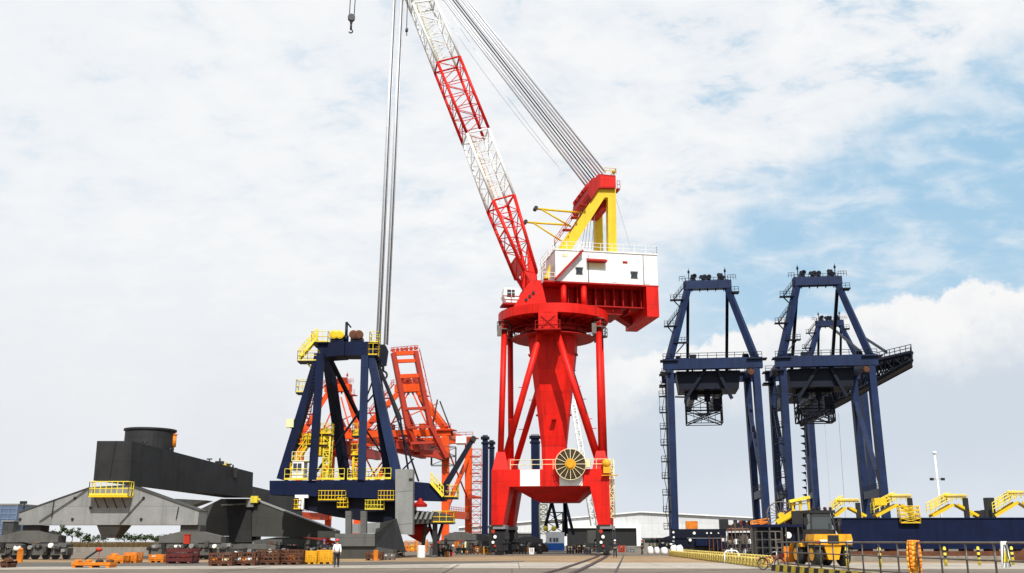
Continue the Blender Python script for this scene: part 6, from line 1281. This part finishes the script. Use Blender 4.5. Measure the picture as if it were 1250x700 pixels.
f = Fr(W(627, 655, 230), 0); t = thing('grey_shed', 'flat grey shed in the distance behind the navy columns', 'shed', f.o); u0, z1 = f.uz(545, 652, 0); u1, _ = f.uz(655, 652, 0); mb = MB(); mb.fbox(f, u0, u1, 0, 12, 0.01, z1); mb.build('wall', DGREY, t); mb = MB(); mb.fbox(f, u0 - .3, u1 + .3, -.3, 12.3, z1 + .004, z1 + .35); mb.build('roof', GREY, t)

# denser yard clutter: yard racks of dark machine parts and spare bogies
def rack(x0, x1, y0, yb, label, mats, seed):
    r = random.Random(seed); a, b = G(x0, yb), G(x1, yb); w = b.x - a.x; f = Fr(a, 0); h = WA(x0, y0, a.y).z; t = thing('parts_rack', label, 'rack', f.o + f.U * (w / 2), 'racks of machine parts')
    mb = MB()
    for x in (0.06, w / 2, w - .06):
        for v in (0, 1.6): mb.beam(f.p(x, v, 0), f.p(x, v, h * .9), .08, .08)
    for z in (.15, h * .5):
        mb.fbox(f, 0, w, 0, 1.6, z - .05, z); 
    mb.build('shelf_frame', DGREY, t)
    n = max(5, int(w * 2.2))
    for k in range(n * 2):
        x = w * (k % n + r.uniform(.2, .8)) / n; z = .151 if k < n else h * .5 + .001; hh = h * r.uniform(.18, .44); q = r.random(); m1 = MB(); rr_ = r.uniform(.12, .26)
        if q < .35: m1.lathe(f.p(x, r.uniform(.05, .6), z + rr_), f.V, [(rr_ * .5, 0), (rr_, .04), (rr_, .5), (rr_ * .6, .6)], 10)
        elif q < .6: m1.lathe(f.p(x, r.uniform(.2, .9), z), UP, [(rr_, 0), (rr_, hh * .7), (rr_ * .5, hh)], 10)
        else: m1.beam(f.p(x - .2, r.uniform(.2, 1), z + hh / 2), f.p(x + .2, r.uniform(.2, 1), z + hh / 2), .4, hh)
        m1.build('machine_part', mats[int(r.random() * len(mats))], t)
DK = (BLACK, DGREY, BOGIE, BLACK, STEEL, WHITE, DGREY, RUST)
BR = (BLACK, RUST, SORANGE, CREAM, STEEL, DGREY, MAROON)
for i, (x0, x1, y0, yb, lab, ms) in enumerate(((204, 222, 660, 678, 'dark rack of gear parts behind the dark red bin', DK), (238, 253, 664, 683, 'grey rack of motors between the dark red bin and the rusty crates', DK), (256, 280, 662, 680, 'wide rack of mixed dark parts behind the crate of coils', BR), (283, 309, 663, 679.5, 'rack of orange and dark parts behind the crate with white pipes', BR), (313, 338, 660, 679, 'black rack behind the tall rust brown crates, left part', DK), (341, 364, 661, 679, 'black rack behind the tall rust brown crates, right part', DK),
    (556, 570, 660, 677.5, 'rack of bright fittings right of the small red drum', BR), (571, 576, 662, 677, 'narrow rack left of the rusty crate of brackets', DK), (608, 622, 664, 675.5, 'dark rack at the left wheels of the red crane', DK), (624, 632, 665, 675.5, 'grey rack inside the left leg of the red crane', BR), (724, 733, 666, 674.5, 'small rack behind the right leg of the red crane', DK), (700, 716, 664, 672.5, 'low rack in front of the warehouse doorway', BR),
    (-2, 20, 664, 680, 'grey rack behind the hydrant post at the left edge', DK), (29, 52, 664, 679, 'grey rack of motors behind the left wheel bogie', DK), (860, 884, 664, 675, 'dark rack below the orange container', DK), (888, 903, 652, 677, 'tall black rack right of the orange container, left of a pair', DK), (904, 919, 650, 678, 'tall black rack touching the navy module, right of a pair', DK), (838, 858, 663, 674.5, 'low dark rack under the left quay crane sill', DK), (470, 492, 668, 680, 'dark rack behind the orange drum and grey support block', DK), (1040, 1066, 664, 677.5, 'dark rack under the navy girder right of the loader', DK))):
    rack(x0, x1, y0, yb, lab, ms, 60 + i)
SUN_E = 5.0; EXPO = 0.0
CL_HI_D, CL_HI_L = (7.9, 8.4, 9.0), (9.5, 9.55, 9.6)
CL_LO_D, CL_LO_L = (7.7, 8.0, 8.4), (8.7, 8.8, 9.05)
SKY_LO, SKY_HI = (5.8, 7.8, 9.0), (3.5, 6.7, 9.2)
BK_L, BK_D, BK_H = (9.4, 9.4, 9.4), (6.4, 7.1, 7.9), (7.2, 7.7, 8.4)
# ------------------------------------------------------------------ sky, sun, camera
SUN_EL, SUN_AZ = 47.0, 170.0            # degrees; azimuth clockwise from the view direction
sc = bpy.context.scene
w = bpy.data.worlds.new('World'); sc.world = w; w.use_nodes = True
nt = w.node_tree; N = nt.nodes; L = nt.links; N.clear()
out = N.new('ShaderNodeOutputWorld'); bg = N.new('ShaderNodeBackground'); bg.inputs['Strength'].default_value = .1; L.new(bg.outputs[0], out.inputs[0])
sky = N.new('ShaderNodeTexSky'); sky.sky_type = 'NISHITA'; sky.sun_disc = False; sky.sun_elevation = R(SUN_EL); sky.sun_rotation = R(SUN_AZ); sky.air_density = 1.0; sky.dust_density = 1.0
tc = N.new('ShaderNodeTexCoord'); nm = N.new('ShaderNodeVectorMath'); nm.operation = 'NORMALIZE'; L.new(tc.outputs['Generated'], nm.inputs[0])
sp = N.new('ShaderNodeSeparateXYZ'); L.new(nm.outputs[0], sp.inputs[0])
def val(x):
    return x
def M(op, a, b=None, c=None, clamp=False):
    k = N.new('ShaderNodeMath'); k.operation = op; k.use_clamp = clamp
    for i, x in enumerate((a, b, c)):
        if x is None: continue
        if isinstance(x, (int, float)): k.inputs[i].default_value = x
        else: L.new(x, k.inputs[i])
    return k.outputs[0]
def SS(x, lo, hi):
    k = N.new('ShaderNodeMapRange'); k.interpolation_type = 'SMOOTHSTEP'; L.new(x, k.inputs['Value'])
    k.inputs['From Min'].default_value = lo; k.inputs['From Max'].default_value = hi; return k.outputs[0]
def NOISE(vec, scale, detail=6, rough=.55, dist=0.0):
    k = N.new('ShaderNodeTexNoise'); k.inputs['Scale'].default_value = scale; k.inputs['Detail'].default_value = detail; k.inputs['Roughness'].default_value = rough; k.inputs['Distortion'].default_value = dist
    L.new(vec, k.inputs['Vector']); return k.outputs['Fac']
def CM(fac, a, b):
    k = N.new('ShaderNodeMix'); k.data_type = 'RGBA'; L.new(fac, k.inputs['Factor'])
    for n_, x in (('A', a), ('B', b)):
        if isinstance(x, tuple): k.inputs[n_].default_value = (*x, 1)
        else: L.new(x, k.inputs[n_])
    return k.outputs['Result']
X, Y, Z = sp.outputs
el = M('MULTIPLY', M('ARCSINE', Z), 57.2958); az = M('MULTIPLY', M('ARCTAN2', X, Y), 57.2958)
den = M('ADD', M('MAXIMUM', Z, 0.0), .30)
pl = N.new('ShaderNodeCombineXYZ'); L.new(M('DIVIDE', X, den), pl.inputs[0]); L.new(M('DIVIDE', Y, den), pl.inputs[1])
rot = N.new('ShaderNodeMapping'); rot.inputs['Rotation'].default_value = (0, 0, R(28)); rot.inputs['Scale'].default_value = (1, 1.35, 1); L.new(pl.outputs[0], rot.inputs['Vector'])
P = rot.outputs[0]; D = nm.outputs[0]
n_big = NOISE(P, 2.2, 5, .55); n_mid = NOISE(P, 9.0, 7, .58, .35); n_fine = NOISE(P, 27, 5, .6, .2)
n_d = NOISE(D, 11, 6, .6); n_d2 = NOISE(D, 34, 5, .62); n_d3 = NOISE(D, 4, 6, .6)
# blue opening, a wedge that widens to the right
line = M('ADD', M('MULTIPLY', M('SUBTRACT', az, 9.6), .46), 17.3)
wob = M('ADD', M('MULTIPLY', M('SUBTRACT', n_d3, .5), 10.0), M('MULTIPLY', M('SUBTRACT', n_d, .5), 8.0))
gap = M('ADD', M('SUBTRACT', line, el), wob)
blue = M('MULTIPLY', SS(gap, -1.0, 3.6), SS(az, 4.0, 15.0))
# thin broken high cloud over everything else
tx = M('ADD', M('ADD', M('MULTIPLY', n_mid, .62), M('MULTIPLY', n_fine, .22)), M('MULTIPLY', n_big, .30))
holes = M('MULTIPLY', M('MULTIPLY', SS(tx, .545, .40), SS(el, 11.0, 24.0)), M('ADD', .35, M('MULTIPLY', SS(az, -16.0, 10.0), .65)))
cover = M('SUBTRACT', 1.0, M('MULTIPLY', holes, .7))
wisp = SS(M('ADD', M('MULTIPLY', n_mid, .6), M('MULTIPLY', n_d3, .5)), .50, .72)
cover2 = M('ADD', .12, M('MULTIPLY', wisp, .5))
cov = M('ADD', M('MULTIPLY', cover, M('SUBTRACT', 1.0, blue)), M('MULTIPLY', cover2, blue))
shade0 = M('ADD', M('MULTIPLY', SS(tx, .48, .68), .6), M('MULTIPLY', SS(n_d3, .35, .65), .4))
calm = SS(az, 2.0, -18.0)
shade = M('ADD', M('MULTIPLY', shade0, M('SUBTRACT', 1.0, M('MULTIPLY', calm, .55))), M('MULTIPLY', calm, .42))
hi = CM(shade, CL_HI_D, CL_HI_L)
low = CM(M('MULTIPLY', SS(n_d3, .35, .7), .6), CL_LO_D, CL_LO_L)
cl = CM(SS(el, 2.0, 18.0), low, hi)
base = CM(SS(el, 0.0, 22.0), SKY_LO, SKY_HI)
sk = N.new('ShaderNodeMix'); sk.data_type = 'RGBA'; sk.inputs['Factor'].default_value = .72; L.new(sky.outputs[0], sk.inputs['A']); L.new(base, sk.inputs['B'])
col = CM(cov, sk.outputs['Result'], cl)
# cumulus bank low on the right
edge = M('ADD', M('ADD', M('MULTIPLY', SS(az, 0.0, 26.0), 3.3), 9.7), M('ADD', M('MULTIPLY', M('SUBTRACT', n_d, .5), 4.2), M('MULTIPLY', M('SUBTRACT', n_d2, .5), 2.2)))
dep = M('SUBTRACT', edge, el)
bank = M('MULTIPLY', SS(dep, -.1, .45), SS(M('ADD', az, M('MULTIPLY', M('SUBTRACT', n_d, .5), 9.0)), 2.0, 8.0))
bcol = CM(SS(M('ADD', dep, M('MULTIPLY', M('SUBTRACT', n_d, .5), 6.0)), .5, 5.0), BK_L, BK_D)
bcol = CM(SS(M('ADD', el, M('MULTIPLY', M('SUBTRACT', n_d, .5), 4.0)), 5.5, 1.0), bcol, BK_H)
col = CM(bank, col, bcol)
col = CM(SS(el, -1.0, -4.0), col, (2.6, 2.3, 1.9))
L.new(col, bg.inputs['Color'])
sun = bpy.data.lights.new('sun', 'SUN'); sun.energy = SUN_E; sun.angle = R(.53); sun.color = (1, .955, .88)
so = bpy.data.objects.new('sun', sun); C.objects.link(so)
sd = V3((math.sin(R(SUN_AZ)) * math.cos(R(SUN_EL)), math.cos(R(SUN_AZ)) * math.cos(R(SUN_EL)), math.sin(R(SUN_EL))))
so.rotation_euler = sd.to_track_quat('Z', 'Y').to_euler(); so.location = (40, -60, 120)
cam = bpy.data.cameras.new('camera'); co = bpy.data.objects.new('camera', cam); C.objects.link(co)
cam.sensor_width = 36; cam.lens = 36 * F / 1250; cam.clip_start = .5; cam.clip_end = 6000
co.location = CAM; co.rotation_euler = (R(90) + PITCH, 0, 0); sc.camera = co
sc.view_settings.view_transform = 'Standard'; sc.view_settings.look = 'None'; sc.view_settings.exposure = EXPO; sc.view_settings.gamma = 1
sc.cycles.max_bounces = 6
